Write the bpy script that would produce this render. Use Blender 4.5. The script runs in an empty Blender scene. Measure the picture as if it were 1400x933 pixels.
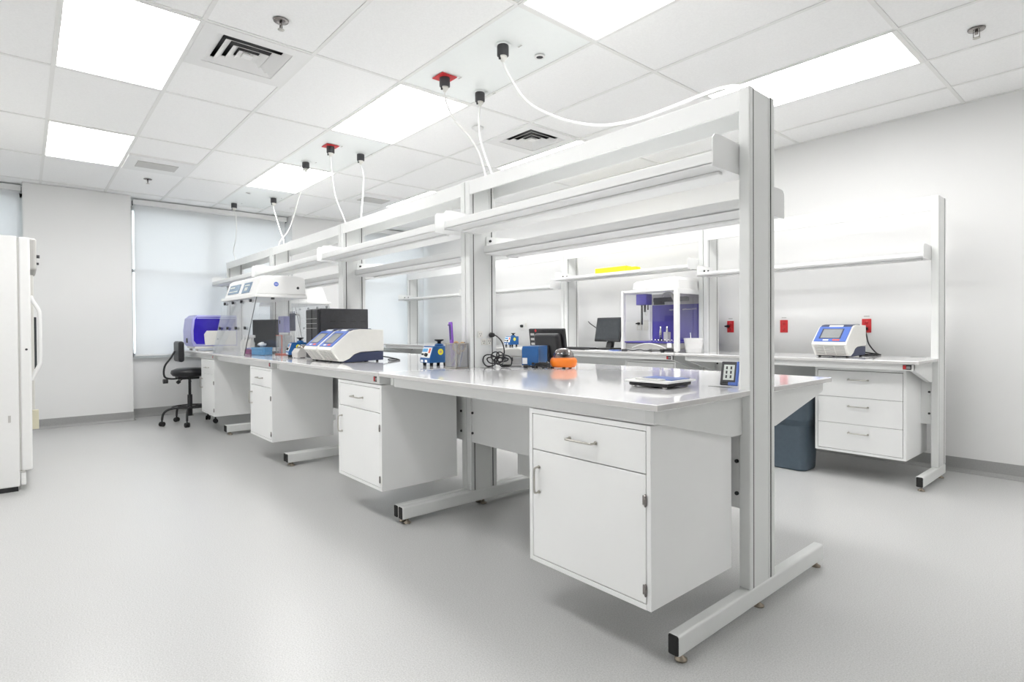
import bpy, bmesh, math, random
from mathutils import Vector, Matrix
random.seed(7)
S = bpy.context.scene
COL = S.collection
PI = math.pi
# ------------------------------------------------------------------ camera
def cam_axes(yaw, pitch, roll):
    fw = Vector((-math.sin(yaw)*math.cos(pitch), math.cos(yaw)*math.cos(pitch), math.sin(pitch)))
    rt = Vector((math.cos(yaw), math.sin(yaw), 0)); up = rt.cross(fw)
    return rt*math.cos(roll)+up*math.sin(roll), -rt*math.sin(roll)+up*math.cos(roll), fw
rt, up, fw = cam_axes(math.radians(49.32859), math.radians(-0.62635), math.radians(-0.35215))
cd = bpy.data.cameras.new('camera'); cam = bpy.data.objects.new('camera', cd); COL.objects.link(cam)
cd.sensor_width = 36; cd.lens = 770.17/1400*36
cd.shift_x = 4.91/1400; cd.shift_y = -8.65/1400; cd.clip_start = .05
cam.matrix_world = Matrix(((rt.x, up.x, -fw.x, 0), (rt.y, up.y, -fw.y, 0), (rt.z, up.z, -fw.z, 1.15), (0, 0, 0, 1)))
S.camera = cam
# ------------------------------------------------------------------ world, exposure
w = bpy.data.worlds.new('overcast_sky'); S.world = w; w.use_nodes = True
bg = w.node_tree.nodes['Background']; bg.inputs[0].default_value = (0.86, 0.93, 1.0, 1); bg.inputs[1].default_value = SKY = 3.1
S.view_settings.view_transform = 'Standard'; S.view_settings.look = 'None'
S.view_settings.gamma = 1; S.view_settings.use_curve_mapping = False
S.view_settings.exposure = 0.38
LAMP = 9.8            # radiance of the troffer diffusers
S.cycles.diffuse_bounces = 7; S.cycles.max_bounces = 14; S.cycles.transparent_max_bounces = 24
S.cycles.caustics_reflective = False; S.cycles.caustics_refractive = False
S.cycles.sample_clamp_indirect = 6
# ------------------------------------------------------------------ materials
def mat(name, col, rough=.5, metal=0, noise=0, scale=30, bump=0, bscale=200, spec=.5, coat=0):
    m = bpy.data.materials.new(name); m.use_nodes = True; nt = m.node_tree; b = nt.nodes['Principled BSDF']
    b.inputs['Base Color'].default_value = (*col, 1); b.inputs['Roughness'].default_value = rough
    b.inputs['Metallic'].default_value = metal; b.inputs['Specular IOR Level'].default_value = spec
    if coat: b.inputs['Coat Weight'].default_value = coat; b.inputs['Coat Roughness'].default_value = .08
    tc = nt.nodes.new('ShaderNodeTexCoord')
    if noise:
        n = nt.nodes.new('ShaderNodeTexNoise'); n.inputs['Scale'].default_value = scale; n.inputs['Detail'].default_value = 3
        r = nt.nodes.new('ShaderNodeValToRGB')
        r.color_ramp.elements[0].position = .3; r.color_ramp.elements[1].position = .7
        r.color_ramp.elements[0].color = (*[c*(1-noise) for c in col], 1); r.color_ramp.elements[1].color = (*[min(1, c*(1+noise*.5)) for c in col], 1)
        nt.links.new(tc.outputs['Object'], n.inputs['Vector']); nt.links.new(n.outputs['Fac'], r.inputs['Fac'])
        nt.links.new(r.outputs['Color'], b.inputs['Base Color'])
    if bump:
        n2 = nt.nodes.new('ShaderNodeTexNoise'); n2.inputs['Scale'].default_value = bscale
        bp = nt.nodes.new('ShaderNodeBump'); bp.inputs['Strength'].default_value = bump; bp.inputs['Distance'].default_value = .002
        nt.links.new(tc.outputs['Object'], n2.inputs['Vector']); nt.links.new(n2.outputs['Fac'], bp.inputs['Height'])
        nt.links.new(bp.outputs['Normal'], b.inputs['Normal'])
    return m
def emis(name, col, s):
    m = bpy.data.materials.new(name); m.use_nodes = True; b = m.node_tree.nodes['Principled BSDF']
    b.inputs['Base Color'].default_value = (*col, 1); b.inputs['Emission Color'].default_value = (*col, 1); b.inputs['Emission Strength'].default_value = s
    return m
def clear(name, tint=(1, 1, 1), gloss=.12, rough=.03, dirt=0.0, edge=.6):
    m = bpy.data.materials.new(name); m.use_nodes = True; nt = m.node_tree; nt.nodes.clear()
    out = nt.nodes.new('ShaderNodeOutputMaterial'); t = nt.nodes.new('ShaderNodeBsdfTransparent'); t.inputs[0].default_value = (*tint, 1)
    g = nt.nodes.new('ShaderNodeBsdfGlossy'); g.inputs['Roughness'].default_value = rough
    lw = nt.nodes.new('ShaderNodeLayerWeight'); lw.inputs[0].default_value = .35
    mm = nt.nodes.new('ShaderNodeMath'); mm.operation = 'MULTIPLY_ADD'; mm.inputs[1].default_value = edge; mm.inputs[2].default_value = gloss*.4
    mx = nt.nodes.new('ShaderNodeMixShader'); nt.links.new(lw.outputs['Facing'], mm.inputs[0]); nt.links.new(mm.outputs[0], mx.inputs[0])
    nt.links.new(t.outputs[0], mx.inputs[1]); nt.links.new(g.outputs[0], mx.inputs[2]); last = mx
    if dirt:
        d = nt.nodes.new('ShaderNodeBsdfDiffuse'); d.inputs[0].default_value = (.8, .8, .8, 1)
        m2 = nt.nodes.new('ShaderNodeMixShader'); m2.inputs[0].default_value = dirt
        nt.links.new(mx.outputs[0], m2.inputs[1]); nt.links.new(d.outputs[0], m2.inputs[2]); last = m2
    nt.links.new(last.outputs[0], out.inputs[0]); return m
WHITE = mat('white_powder_coat', (.79, .795, .79), .38, noise=.015, scale=8, bump=.05, bscale=600)
FRAME = mat('light_grey_powder_coat', (.74, .75, .74), .35, noise=.015, scale=10, bump=.04, bscale=600)
CAB = mat('cabinet_white_enamel', (.87, .875, .87), .30, noise=.012, scale=5)
TOP = mat('worktop_laminate', (.86, .855, .865), .06, noise=.02, scale=60, spec=.6, coat=.25)
TOPEDGE = mat('worktop_edge_band', (.60, .59, .58), .35, noise=.03)
WALL = mat('white_wall_paint', (.79, .79, .785), .75, noise=.01, scale=2, bump=.05, bscale=250)
TILE = mat('ceiling_tile_mineral_fibre', (.91, .91, .905), .9, noise=.03, scale=90, bump=.08, bscale=160)
GRID = mat('ceiling_grid_enamel', (.80, .80, .785), .5, noise=.01)
PANEL = mat('smooth_ceiling_panel', (.86, .885, .875), .35, noise=.01)
COVE = mat('grey_vinyl_cove', (.34, .34, .335), .5, noise=.08, scale=120)
STEEL = mat('brushed_nickel', (.52, .50, .46), .28, metal=1, noise=.05, scale=80)
DKSTEEL = mat('tarnished_chrome', (.30, .28, .27), .2, metal=1, noise=.1)
BRONZE = mat('dull_bronze_steel', (.36, .31, .25), .3, metal=1, noise=.1)
CHROME = mat('polished_chrome', (.75, .74, .72), .12, metal=1, noise=.03)
BLACK = mat('black_plastic', (.02, .02, .022), .42, noise=.2, scale=60)
DGREY = mat('dark_grey_plastic', (.05, .05, .055), .5, noise=.12, scale=40)
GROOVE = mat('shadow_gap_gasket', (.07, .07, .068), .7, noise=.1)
RUBBER = mat('black_rubber', (.018, .018, .018), .75, noise=.2, scale=90)
VINYLB = mat('black_vinyl_upholstery', (.02, .02, .023), .36, noise=.15, scale=30, bump=.3, bscale=120)
CABLE = mat('white_cable_sheath', (.84, .84, .82), .45, noise=.01)
RED = mat('red_receptacle_plastic', (.62, .03, .035), .38, noise=.05)
BLUE = mat('blue_enamel', (.012, .10, .30), .32, noise=.05, scale=40)
BLUEL = mat('periwinkle_blue_plastic', (.09, .17, .52), .35, noise=.04)
NAVY = mat('navy_plastic', (.035, .045, .10), .45, noise=.06)
PURPLE = mat('indigo_purple_plastic', (.075, .06, .36), .4, noise=.04)
LILAC = mat('lilac_plastic', (.38, .38, .68), .35, noise=.03)
SMOKEB = clear('blue_smoked_acrylic', (.25, .2, .9), .3)
GREYP = mat('warm_grey_plastic', (.52, .51, .49), .45, noise=.03)
OFFW = mat('off_white_plastic', (.74, .73, .69), .42, noise=.02)
WPLAS = mat('white_plastic', (.80, .80, .79), .35, noise=.01)
ORANGE = mat('orange_plastic', (.90, .22, .015), .35, noise=.04)
YELLOW = mat('yellow_plastic', (.90, .82, .01), .45, noise=.02)
SCREEN = mat('dark_glass_screen', (.05, .055, .06), .12, noise=.1)
LCD = mat('grey_lcd', (.30, .31, .31), .2, noise=.05)
LCDB = mat('blue_grey_lcd', (.20, .29, .40), .2, noise=.25, scale=40)
LCDW = mat('pale_lcd', (.68, .72, .68), .25, noise=.08, scale=60)
PAPER = mat('white_paper', (.82, .82, .82), .8, noise=.02)
BINM = mat('slate_blue_bin_plastic', (.085, .12, .155), .45, noise=.06)
CLEAR = clear('clear_polycarbonate', (.98, .985, .99), .12, dirt=.02, edge=.4)
CLEAN = clear('clean_glass', (.98, .98, .99), .05, edge=.22)
GLASS = clear('window_glass', (.97, .99, .99), .1)
DOME = clear('smoked_clear_dome', (.5, .5, .5), .35)
def veil(name, col, cover):
    m = bpy.data.materials.new(name); m.use_nodes = True; nt = m.node_tree; nt.nodes.clear()
    out = nt.nodes.new('ShaderNodeOutputMaterial'); t = nt.nodes.new('ShaderNodeBsdfTransparent'); d = nt.nodes.new('ShaderNodeBsdfDiffuse'); d.inputs[0].default_value = (*col, 1)
    x = nt.nodes.new('ShaderNodeMixShader'); x.inputs[0].default_value = cover
    nt.links.new(t.outputs[0], x.inputs[1]); nt.links.new(d.outputs[0], x.inputs[2]); nt.links.new(x.outputs[0], out.inputs[0]); return m
MESHM = veil('silver_wire_mesh', (.40, .40, .41), .42)
LBLUE = mat('light_blue_plastic', (.10, .34, .62), .45, noise=.04)
TAN = mat('tan_plastic', (.62, .42, .22), .5, noise=.08)
VIOLET = mat('violet_plastic', (.26, .10, .55), .4, noise=.12, scale=60)
SALMON = mat('red_orange_plastic', (.75, .12, .05), .4, noise=.05)
TREEM = mat('foliage', (.10, .17, .06), .8, noise=.5, scale=2)
ASPH = mat('pale_asphalt', (.42, .42, .41), .9, noise=.15, scale=3)
def floor_mat():
    m = mat('speckled_vinyl_floor', (.5, .5, .49), .30, spec=.45); nt = m.node_tree; b = nt.nodes['Principled BSDF']
    tc = nt.nodes['Texture Coordinate'] if 'Texture Coordinate' in nt.nodes else nt.nodes.new('ShaderNodeTexCoord')
    v = nt.nodes.new('ShaderNodeTexNoise'); v.inputs['Scale'].default_value = 190; v.inputs['Detail'].default_value = 2
    r = nt.nodes.new('ShaderNodeValToRGB'); e = r.color_ramp.elements
    e[0].position = .34; e[0].color = (.43, .43, .425, 1); e[1].position = .62; e[1].color = (.54, .54, .535, 1)
    n = nt.nodes.new('ShaderNodeTexNoise'); n.inputs['Scale'].default_value = .7; n.inputs['Detail'].default_value = 4
    r2 = nt.nodes.new('ShaderNodeMapRange'); r2.inputs[3].default_value = .24; r2.inputs[4].default_value = .36
    nt.links.new(tc.outputs['Object'], v.inputs['Vector']); nt.links.new(tc.outputs['Object'], n.inputs['Vector'])
    nt.links.new(v.outputs['Fac'], r.inputs['Fac']); nt.links.new(r.outputs['Color'], b.inputs['Base Color'])
    nt.links.new(n.outputs['Fac'], r2.inputs[0]); nt.links.new(r2.outputs[0], b.inputs['Roughness'])
    return m
FLOOR = floor_mat()
def shade_mat():
    m = bpy.data.materials.new('translucent_shade_fabric'); m.use_nodes = True; nt = m.node_tree; nt.nodes.clear()
    out = nt.nodes.new('ShaderNodeOutputMaterial'); t = nt.nodes.new('ShaderNodeBsdfTransparent')
    tr = nt.nodes.new('ShaderNodeBsdfTranslucent'); d = nt.nodes.new('ShaderNodeBsdfDiffuse')
    tc = nt.nodes.new('ShaderNodeTexCoord'); wv = nt.nodes.new('ShaderNodeTexWave'); wv.inputs['Scale'].default_value = 140; wv.bands_direction = 'Z'
    mr = nt.nodes.new('ShaderNodeMapRange'); mr.inputs[3].default_value = .80; mr.inputs[4].default_value = .86
    nt.links.new(tc.outputs['Object'], wv.inputs['Vector']); nt.links.new(wv.outputs['Fac'], mr.inputs[0])
    nt.links.new(mr.outputs[0], tr.inputs[0]); nt.links.new(mr.outputs[0], d.inputs[0])
    a = nt.nodes.new('ShaderNodeMixShader'); a.inputs[0].default_value = .5
    b = nt.nodes.new('ShaderNodeMixShader'); b.inputs[0].default_value = .88
    nt.links.new(tr.outputs[0], a.inputs[1]); nt.links.new(d.outputs[0], a.inputs[2])
    nt.links.new(t.outputs[0], b.inputs[1]); nt.links.new(a.outputs[0], b.inputs[2]); nt.links.new(b.outputs[0], out.inputs[0])
    return m
SHADE = shade_mat()
LIGHT = emis('lit_diffuser', (1.0, .995, .985), LAMP)
# ------------------------------------------------------------------ mesh helpers
class B:
    """collects shapes into one bmesh"""
    def __init__(s): s.bm = bmesh.new(); s.mi = 0
    def _fin(s, nf, smooth=False):
        for f in nf: f.smooth = smooth; f.material_index = s.mi
    def m(s, i): s.mi = i; return s
    def box(s, x0, x1, y0, y1, z0, z1, bev=0, seg=2, M=None):
        r = bmesh.ops.create_cube(s.bm, size=1, matrix=Matrix.Translation(((x0+x1)/2, (y0+y1)/2, (z0+z1)/2)) @ Matrix.Diagonal((abs(x1-x0), abs(y1-y0), abs(z1-z0), 1)))
        vs = r['verts']
        if M is not None: bmesh.ops.transform(s.bm, matrix=M, verts=vs)
        fs = list({f for v in vs for f in v.link_faces})
        if bev:
            es = list({e for v in vs for e in v.link_edges})
            rr = bmesh.ops.bevel(s.bm, geom=es, offset=bev, segments=seg, profile=.5, affect='EDGES', clamp_overlap=True)
            fs = list(set([f for f in fs if f.is_valid]+rr['faces']))
        s._fin(fs); return s
    def cyl(s, p0, p1, r, r1=None, n=16, smooth=True):
        p0 = Vector(p0); p1 = Vector(p1); r1 = r if r1 is None else r1; d = (p1-p0).normalized()
        a = d.orthogonal().normalized(); b = d.cross(a)
        A = [s.bm.verts.new(p0+(a*math.cos(t)+b*math.sin(t))*r) for t in [2*PI*i/n for i in range(n)]]
        Bv = [s.bm.verts.new(p1+(a*math.cos(t)+b*math.sin(t))*r1) for t in [2*PI*i/n for i in range(n)]]
        fs = [s.bm.faces.new((A[i], A[(i+1) % n], Bv[(i+1) % n], Bv[i])) for i in range(n)]
        s._fin(fs, smooth); s._fin([s.bm.faces.new(A[::-1]), s.bm.faces.new(Bv)]); return s
    def tube(s, pts, r, n=8, sub=4, closed=False):
        P = [Vector(p) for p in pts]
        if sub > 1 and len(P) > 2:
            Q = []
            for i in range(len(P)-1):
                a = P[max(i-1, 0)]; b = P[i]; c = P[i+1]; d = P[min(i+2, len(P)-1)]
                for k in range(sub):
                    t = k/sub
                    Q.append(.5*((2*b)+(-a+c)*t+(2*a-5*b+4*c-d)*t*t+(-a+3*b-3*c+d)*t**3))
            Q.append(P[-1]); P = Q
        rings = []; nrm = None
        for i, p in enumerate(P):
            d = (P[min(i+1, len(P)-1)]-P[max(i-1, 0)]).normalized()
            if nrm is None: nrm = d.orthogonal().normalized()
            nrm = (nrm-d*nrm.dot(d)).normalized(); b = d.cross(nrm)
            rings.append([s.bm.verts.new(p+(nrm*math.cos(2*PI*k/n)+b*math.sin(2*PI*k/n))*r) for k in range(n)])
        fs = []
        for a, b in zip(rings, rings[1:]):
            fs += [s.bm.faces.new((a[k], a[(k+1) % n], b[(k+1) % n], b[k])) for k in range(n)]
        s._fin(fs, True); s._fin([s.bm.faces.new(rings[0][::-1]), s.bm.faces.new(rings[-1])]); return s
    def lathe(s, prof, c=(0, 0, 0), n=24, sy=1.0):
        c = Vector(c); rings = []
        for r, z in prof:
            if r < 1e-6: rings.append([s.bm.verts.new(c+Vector((0, 0, z)))])
            else: rings.append([s.bm.verts.new(c+Vector((r*math.cos(2*PI*k/n), r*sy*math.sin(2*PI*k/n), z))) for k in range(n)])
        fs = []
        for a, b in zip(rings, rings[1:]):
            for k in range(n):
                q = [a[k % len(a)], a[(k+1) % len(a)], b[(k+1) % len(b)], b[k % len(b)]]
                u = [v for i, v in enumerate(q) if v not in q[:i]]
                if len(u) > 2: fs.append(s.bm.faces.new(u))
        s._fin(fs, True); return s
    def prism(s, poly, axis, a, b, bev=0, seg=2, smooth=False):
        """poly in the plane across axis: x->(y,z) y->(x,z) z->(x,y)"""
        def P(u, v, t): return Vector({'x': (t, u, v), 'y': (u, t, v), 'z': (u, v, t)}[axis])
        A = [s.bm.verts.new(P(u, v, a)) for u, v in poly]; Bv = [s.bm.verts.new(P(u, v, b)) for u, v in poly]; n = len(poly)
        fs = [s.bm.faces.new(A), s.bm.faces.new(Bv[::-1])]+[s.bm.faces.new((A[i], Bv[i], Bv[(i+1) % n], A[(i+1) % n])) for i in range(n)]
        bmesh.ops.recalc_face_normals(s.bm, faces=fs)
        if bev:
            es = list({e for f in fs[:2] for e in f.edges})
            rr = bmesh.ops.bevel(s.bm, geom=es, offset=bev, segments=seg, profile=.5, affect='EDGES', clamp_overlap=True)
            fs = list(set([f for f in fs if f.is_valid]+rr['faces']))
        s._fin(fs, smooth); return s
    def quad(s, *p):
        s._fin([s.bm.faces.new([s.bm.verts.new(Vector(q)) for q in p])]); return s
    def ball(s, c, r, sx=1, sy=1, sz=1, u=16, v=10):
        rr = bmesh.ops.create_uvsphere(s.bm, u_segments=u, v_segments=v, radius=r, matrix=Matrix.Translation(c) @ Matrix.Diagonal((sx, sy, sz, 1)))
        s._fin(list({f for vv in rr['verts'] for f in vv.link_faces}), True); return s
    def xf(s, M): bmesh.ops.transform(s.bm, matrix=M, verts=s.bm.verts); return s
def obj(name, b, mats, parent=None, loc=None, label=None):
    me = bpy.data.meshes.new(name); b.bm.to_mesh(me); b.bm.free()
    for m in (mats if isinstance(mats, (list, tuple)) else [mats]): me.materials.append(m)
    o = bpy.data.objects.new(name, me); COL.objects.link(o)
    if parent: o.parent = parent
    if loc: o.location = loc
    if label: o['label'] = label
    return o
def thing(name, label, cat, loc=(0, 0, 0), rz=0, group=None):
    o = bpy.data.objects.new(name, None); COL.objects.link(o); o.location = loc; o.rotation_euler = (0, 0, rz)
    o.empty_display_size = .1; o['label'] = label; o['category'] = cat
    if group: o['group'] = group
    return o
def tag(o, label, cat, group=None):
    o['label'] = label; o['category'] = cat
    if group: o['group'] = group
    return o
def struct(name, b, m, parent=None):
    o = obj(name, b, m, parent)
    if not parent: o['kind'] = 'structure'
    return o
def dup(root, loc, rz=None, label=None, group=None):
    r = root.copy(); COL.objects.link(r); r.location = loc
    if rz is not None: r.rotation_euler = (0, 0, rz)
    if label: r['label'] = label
    if group: r['group'] = group
    for ch in list(root.children):
        c = ch.copy(); COL.objects.link(c); c.parent = r
        for g in list(ch.children):
            d = g.copy(); COL.objects.link(d); d.parent = c
    return r
def text(name, s, size, parent, loc, rot, m, ext=.0004, align='LEFT'):
    cu = bpy.data.curves.new(name, 'FONT'); cu.body = s; cu.size = size; cu.extrude = ext; cu.align_x = align
    cu.resolution_u = 2
    t = bpy.data.objects.new(name+'_curve', cu); COL.objects.link(t)
    me = bpy.data.meshes.new_from_object(t.evaluated_get(bpy.context.evaluated_depsgraph_get()))
    bpy.data.objects.remove(t); me.materials.append(m)
    o = bpy.data.objects.new(name, me); COL.objects.link(o); o.parent = parent; o.location = loc; o.rotation_euler = rot
    return o
# ------------------------------------------------------------------ room
XL, XP, XR, YF, YB, ZC = -8.88, -8.60, 2.35, -0.95, 5.57, 2.88
struct('floor', B().box(XL-.25, XR+.15, YF-.15, YB+.15, -.08, 0), FLOOR)
struct('wall_back', B().box(XL-.25, XR+.15, YB, YB+.15, 0, ZC+.1), WALL)
struct('wall_front', B().box(XL-.25, XR+.15, YF-.15, YF, 0, ZC+.1), WALL)
struct('wall_right', B().box(XR, XR+.15, YF, YB, 0, ZC+.1), WALL)
SILL, HEAD = .80, 2.80
wins = [(YF+.02, 0.0), (1.05, 3.09), (4.25, YB-.02)]
b = B(); b.box(XL-.12, XL, YF, YB, 0, SILL).box(XL-.12, XL, YF, YB, HEAD, ZC+.1)
b.box(XL-.12, XP, 0.0, 1.05, 0, ZC).box(XL-.12, XP, 3.09, 4.25, 0, ZC)
b.box(XL-.12, XL, YF, YF+.02, SILL, HEAD).box(XL-.12, XL, YB-.02, YB, SILL, HEAD)
struct('wall_left', b, WALL)
for i, (a, c) in enumerate(wins):
    wn = bpy.data.objects.new('window_%d' % (i+1), None); COL.objects.link(wn); wn['kind'] = 'structure'
    b = B(); x0, x1 = XL-.09, XL-.03
    for (u, v) in ((a, a+.05), (c-.05, c)): b.box(x0, x1, u, v, SILL, HEAD)
    b.box(x0, x1, a, c, SILL, SILL+.05).box(x0, x1, a, c, HEAD-.05, HEAD)
    mid = (a+c)/2
    mids = [] if i != 1 else [2.06]
    for q in mids: b.box(x0, x1, q-.04, q+.04, SILL, HEAD)
    b.box(x0, x1, a, c, 1.93, 1.97)
    obj('window_frame', b, FRAME, wn)
    edges = [a]+mids+[c]
    for u, v in zip(edges, edges[1:]):
        obj('pane', B().box(XL-.064, XL-.058, u+.03, v-.03, SILL+.03, HEAD-.03), GLASS, wn)
    obj('window_sill', B().box(XL-.03, XL+.035, a+.005, c-.005, SILL-.02, SILL), FRAME, wn)
# cove base
def cove(name, pts):
    """pts: list of (x,y) going along the wall with the room on the left-hand side"""
    b = B(); prof = [(0, .115), (.004, .115), (.004, .03), (.012, .012), (.03, .002), (.03, 0), (0, 0)]
    for (x0, y0), (x1, y1) in zip(pts, pts[1:]):
        d = Vector((x1-x0, y1-y0, 0)).normalized(); n = Vector((-d.y, d.x, 0))
        A = [b.bm.verts.new(Vector((x0, y0, 0))+n*u+Vector((0, 0, v))-d*0) for u, v in prof]
        C = [b.bm.verts.new(Vector((x1, y1, 0))+n*u+Vector((0, 0, v))) for u, v in prof]
        k = len(prof); fs = [b.bm.faces.new((A[i], C[i], C[(i+1) % k], A[(i+1) % k])) for i in range(k)]+[b.bm.faces.new(A[::-1]), b.bm.faces.new(C)]
        bmesh.ops.recalc_face_normals(b.bm, faces=fs)
    o = obj(name, b, COVE); o['kind'] = 'structure'
cove('baseboard_back', [(XR, YB), (XL, YB)])
cove('baseboard_left', [(XL, YB), (XL, 4.25), (XP, 4.25), (XP, 3.09), (XL, 3.09), (XL, 1.05), (XP, 1.05), (XP, 0), (XL, 0), (XL, YF)])
cove('baseboard_front', [(XL, YF), (XR, YF)])
cove('baseboard_right', [(XR, YF), (XR, YB)])
# suspended ceiling
PX, PY, GX, GY = 1.2335, .6185, -1.022, .162
def cell(a, bb): return (GX-PX*(a+1), GX-PX*a, GY+PY*bb, GY+PY*(bb+1))
LIGHTS = {(a, bb) for a in (0, 2, 4) for bb in (0, 3, 6)} | {(-2, 6)}
POWER = {(1, 3), (3, 3), (5, 3), (-1, 3)}
HALF = {(2, 1): 'r', (2, 5): 'r', (4, 1): 'l', (4, 5): 'l', (0, 1): 'r', (-2, 1): 'r'}
c = bpy.data.objects.new('ceiling', None); COL.objects.link(c); c['kind'] = 'structure'; CEIL = c
obj('ceiling_deck', B().box(XL-.2, XR+.1, YF-.1, YB+.1, ZC+.18, ZC+.25), DGREY, c)
tile_me = {}
xs = [GX-PX*a for a in range(-3, 8)]; ys = [GY+PY*k for k in range(-2, 10)]
for a in range(-3, 7):
    for k in range(-2, 9):
        if (a, k) in LIGHTS: continue
        x0, x1, y0, y1 = cell(a, k)
        x0 = max(x0, XL); x1 = min(x1, XR); y0 = max(y0, YF); y1 = min(y1, YB)
        if x1-x0 < .03 or y1-y0 < .03: continue
        segs = [(x0, x1)]
        if (a, k) in HALF: segs = [(x0, x0+PX/2)] if HALF[(a, k)] == 'r' else [(x0+PX/2, x1)]
        for u, v in segs:
            pw = (a, k) in POWER
            key = (round(v-u, 3), round(y1-y0, 3), pw)
            if key not in tile_me:
                o = obj('ceiling_tile', B().box(-(v-u)/2+.007, (v-u)/2-.007, -(y1-y0)/2+.007, (y1-y0)/2-.007, -.004, .014, bev=.003, seg=1), PANEL if pw else TILE, c)
                tile_me[key] = o.data
            else:
                o = bpy.data.objects.new('ceiling_tile', tile_me[key]); COL.objects.link(o); o.parent = c
            o.location = ((u+v)/2, (y0+y1)/2, ZC+.008)
b = B()
for x in xs: 
    if XL < x < XR: b.box(x-.012, x+.012, YF, YB, ZC-.001, ZC+.006)
for y in ys:
    if YF < y < YB: b.box(XL, XR, y-.012, y+.012, ZC-.0012, ZC+.006)
for (a, k) in HALF:
    x0, x1, y0, y1 = cell(a, k); b.box((x0+x1)/2-.012, (x0+x1)/2+.012, y0, y1, ZC-.001, ZC+.006)
b.box(XL, XL+.02, YF, YB, ZC-.001, ZC+.006).box(XL, XR, YB-.02, YB, ZC-.001, ZC+.006).box(XL, XR, YF, YF+.02, ZC-.001, ZC+.006).box(XR-.02, XR, YF, YB, ZC-.001, ZC+.006)
obj('ceiling_grid', b, GRID, c)
# troffer lights
LL = {(0, 3): 'lit ceiling light panel cut by the top edge, above the near bench',
      (0, 6): 'long lit ceiling light panel at upper right, behind the near bench post',
      (0, 0): None,
      (2, 0): 'largest lit ceiling light panel at upper left, beside the big square air vent',
      (2, 3): 'lit ceiling light panel between the two groups of black cable sockets',
      (2, 6): 'lit ceiling light panel mostly hidden above the near bench frame top',
      (4, 0): 'smaller lit ceiling light panel at left, nearest the window wall',
      (4, 3): 'lit ceiling light panel behind the hanging cables near the windows',
      (4, 6): 'distant lit ceiling light panel peeping above the middle bench frames'}
def troffer(a, k):
    x0, x1, y0, y1 = cell(a, k); hx, hy = (x1-x0)/2, (y1-y0)/2
    lab = LL.get((a, k)); grp = None
    if lab is None: lab = 'ceiling light panel outside the photo, right of the wall bench' if k == 6 else 'ceiling light panel outside the photo, above its top left corner'; grp = 'ceiling lights outside the view'
    t = thing('ceiling_light', lab, 'ceiling light', ((x0+x1)/2, (y0+y1)/2, ZC), group=grp or 'recessed ceiling light panels')
    b = B()
    for s in (-1, 1):
        b.box(s*hx-(.03 if s > 0 else 0)-.0, s*hx+(0 if s > 0 else .03), -hy, hy, -.003, .05)
        b.box(-hx+.0005, hx-.0005, s*hy-(.016 if s > 0 else 0), s*hy+(0 if s > 0 else .016), -.0036, .049)
    b.box(-hx, hx, -hy, hy, .05, .06)
    obj('housing', b, GRID, t)
    obj('diffuser', B().box(-hx+.03, hx-.03, -hy+.016, hy-.016, .008, .012), LIGHT, t)
for q in sorted(LIGHTS): troffer(*q)
# air vents
def diffuser(a, k, side, label):
    x0, x1, y0, y1 = cell(a, k); xm = (x0+x1)/2
    cx = (xm+x1)/2 if side == 'r' else (x0+xm)/2; cy = (y0+y1)/2; h = .30
    t = thing('air_vent', label, 'vent', (cx, cy, ZC), group='louvred ceiling air vents')
    b = B(); r = .215
    b.box(-h, h, r, h, -.004, .01).box(-h, h, -h, -r, -.004, .01).box(r, h, -r, r, -.004, .01).box(-h, -r, -r, r, -.004, .01)
    obj('face_plate', b, WPLAS, t)
    obj('backing', B().box(-r-.01, r+.01, -r-.01, r+.01, .07, .08), BLACK, t)
    for i, s in enumerate((.214, .16, .105, .06)):
        b = B(); o = .040
        for q in range(4):
            M = Matrix.Rotation(q*PI/2, 4, 'Z')
            A = [M @ Vector(v) for v in ((-s, s, .0), (s, s, .0), (s-o, s-o, .020), (-s+o, s-o, .020))]
            C = [M @ Vector(v) for v in ((-s, s, .003), (s, s, .003), (s-o, s-o, .023), (-s+o, s-o, .023))]
            va = [b.bm.verts.new(v) for v in A]; vc = [b.bm.verts.new(v) for v in C]
            b.bm.faces.new(va); b.bm.faces.new(vc[::-1])
            for j in range(4): b.bm.faces.new((va[j], vc[j], vc[(j+1) % 4], va[(j+1) % 4]))
        obj('louvre', b, WPLAS, t)
    obj('centre_plate', B().box(-.03, .03, -.03, .03, .0, .01), WPLAS, t)
diffuser(2, 1, 'r', 'square louvred ceiling vent beside the largest light panel at upper left')
diffuser(2, 5, 'r', 'square louvred ceiling vent above the middle of the near bench frame')
def return_panel(a, k, label):
    x0, x1, y0, y1 = cell(a, k); xm = (x0+x1)/2; cx = (x0+xm)/2; cy = (y0+y1)/2
    t = thing('ceiling_air_panel', label, 'vent', (cx, cy, ZC), group='flat ceiling air panels')
    obj('face_plate', B().box(-.297, .297, -.297, .297, -.012, .01, bev=.006), WPLAS, t)
    obj('grille_plate', B().box(-.10, .14, -.20, .16, -.02, -.012, bev=.002), GREYP, t)
return_panel(4, 1, 'flat square ceiling air panel with grey centre plate, near the left window wall')
return_panel(4, 5, 'flat square ceiling air panel with grey plate, seen just above the bench frames')
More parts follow.
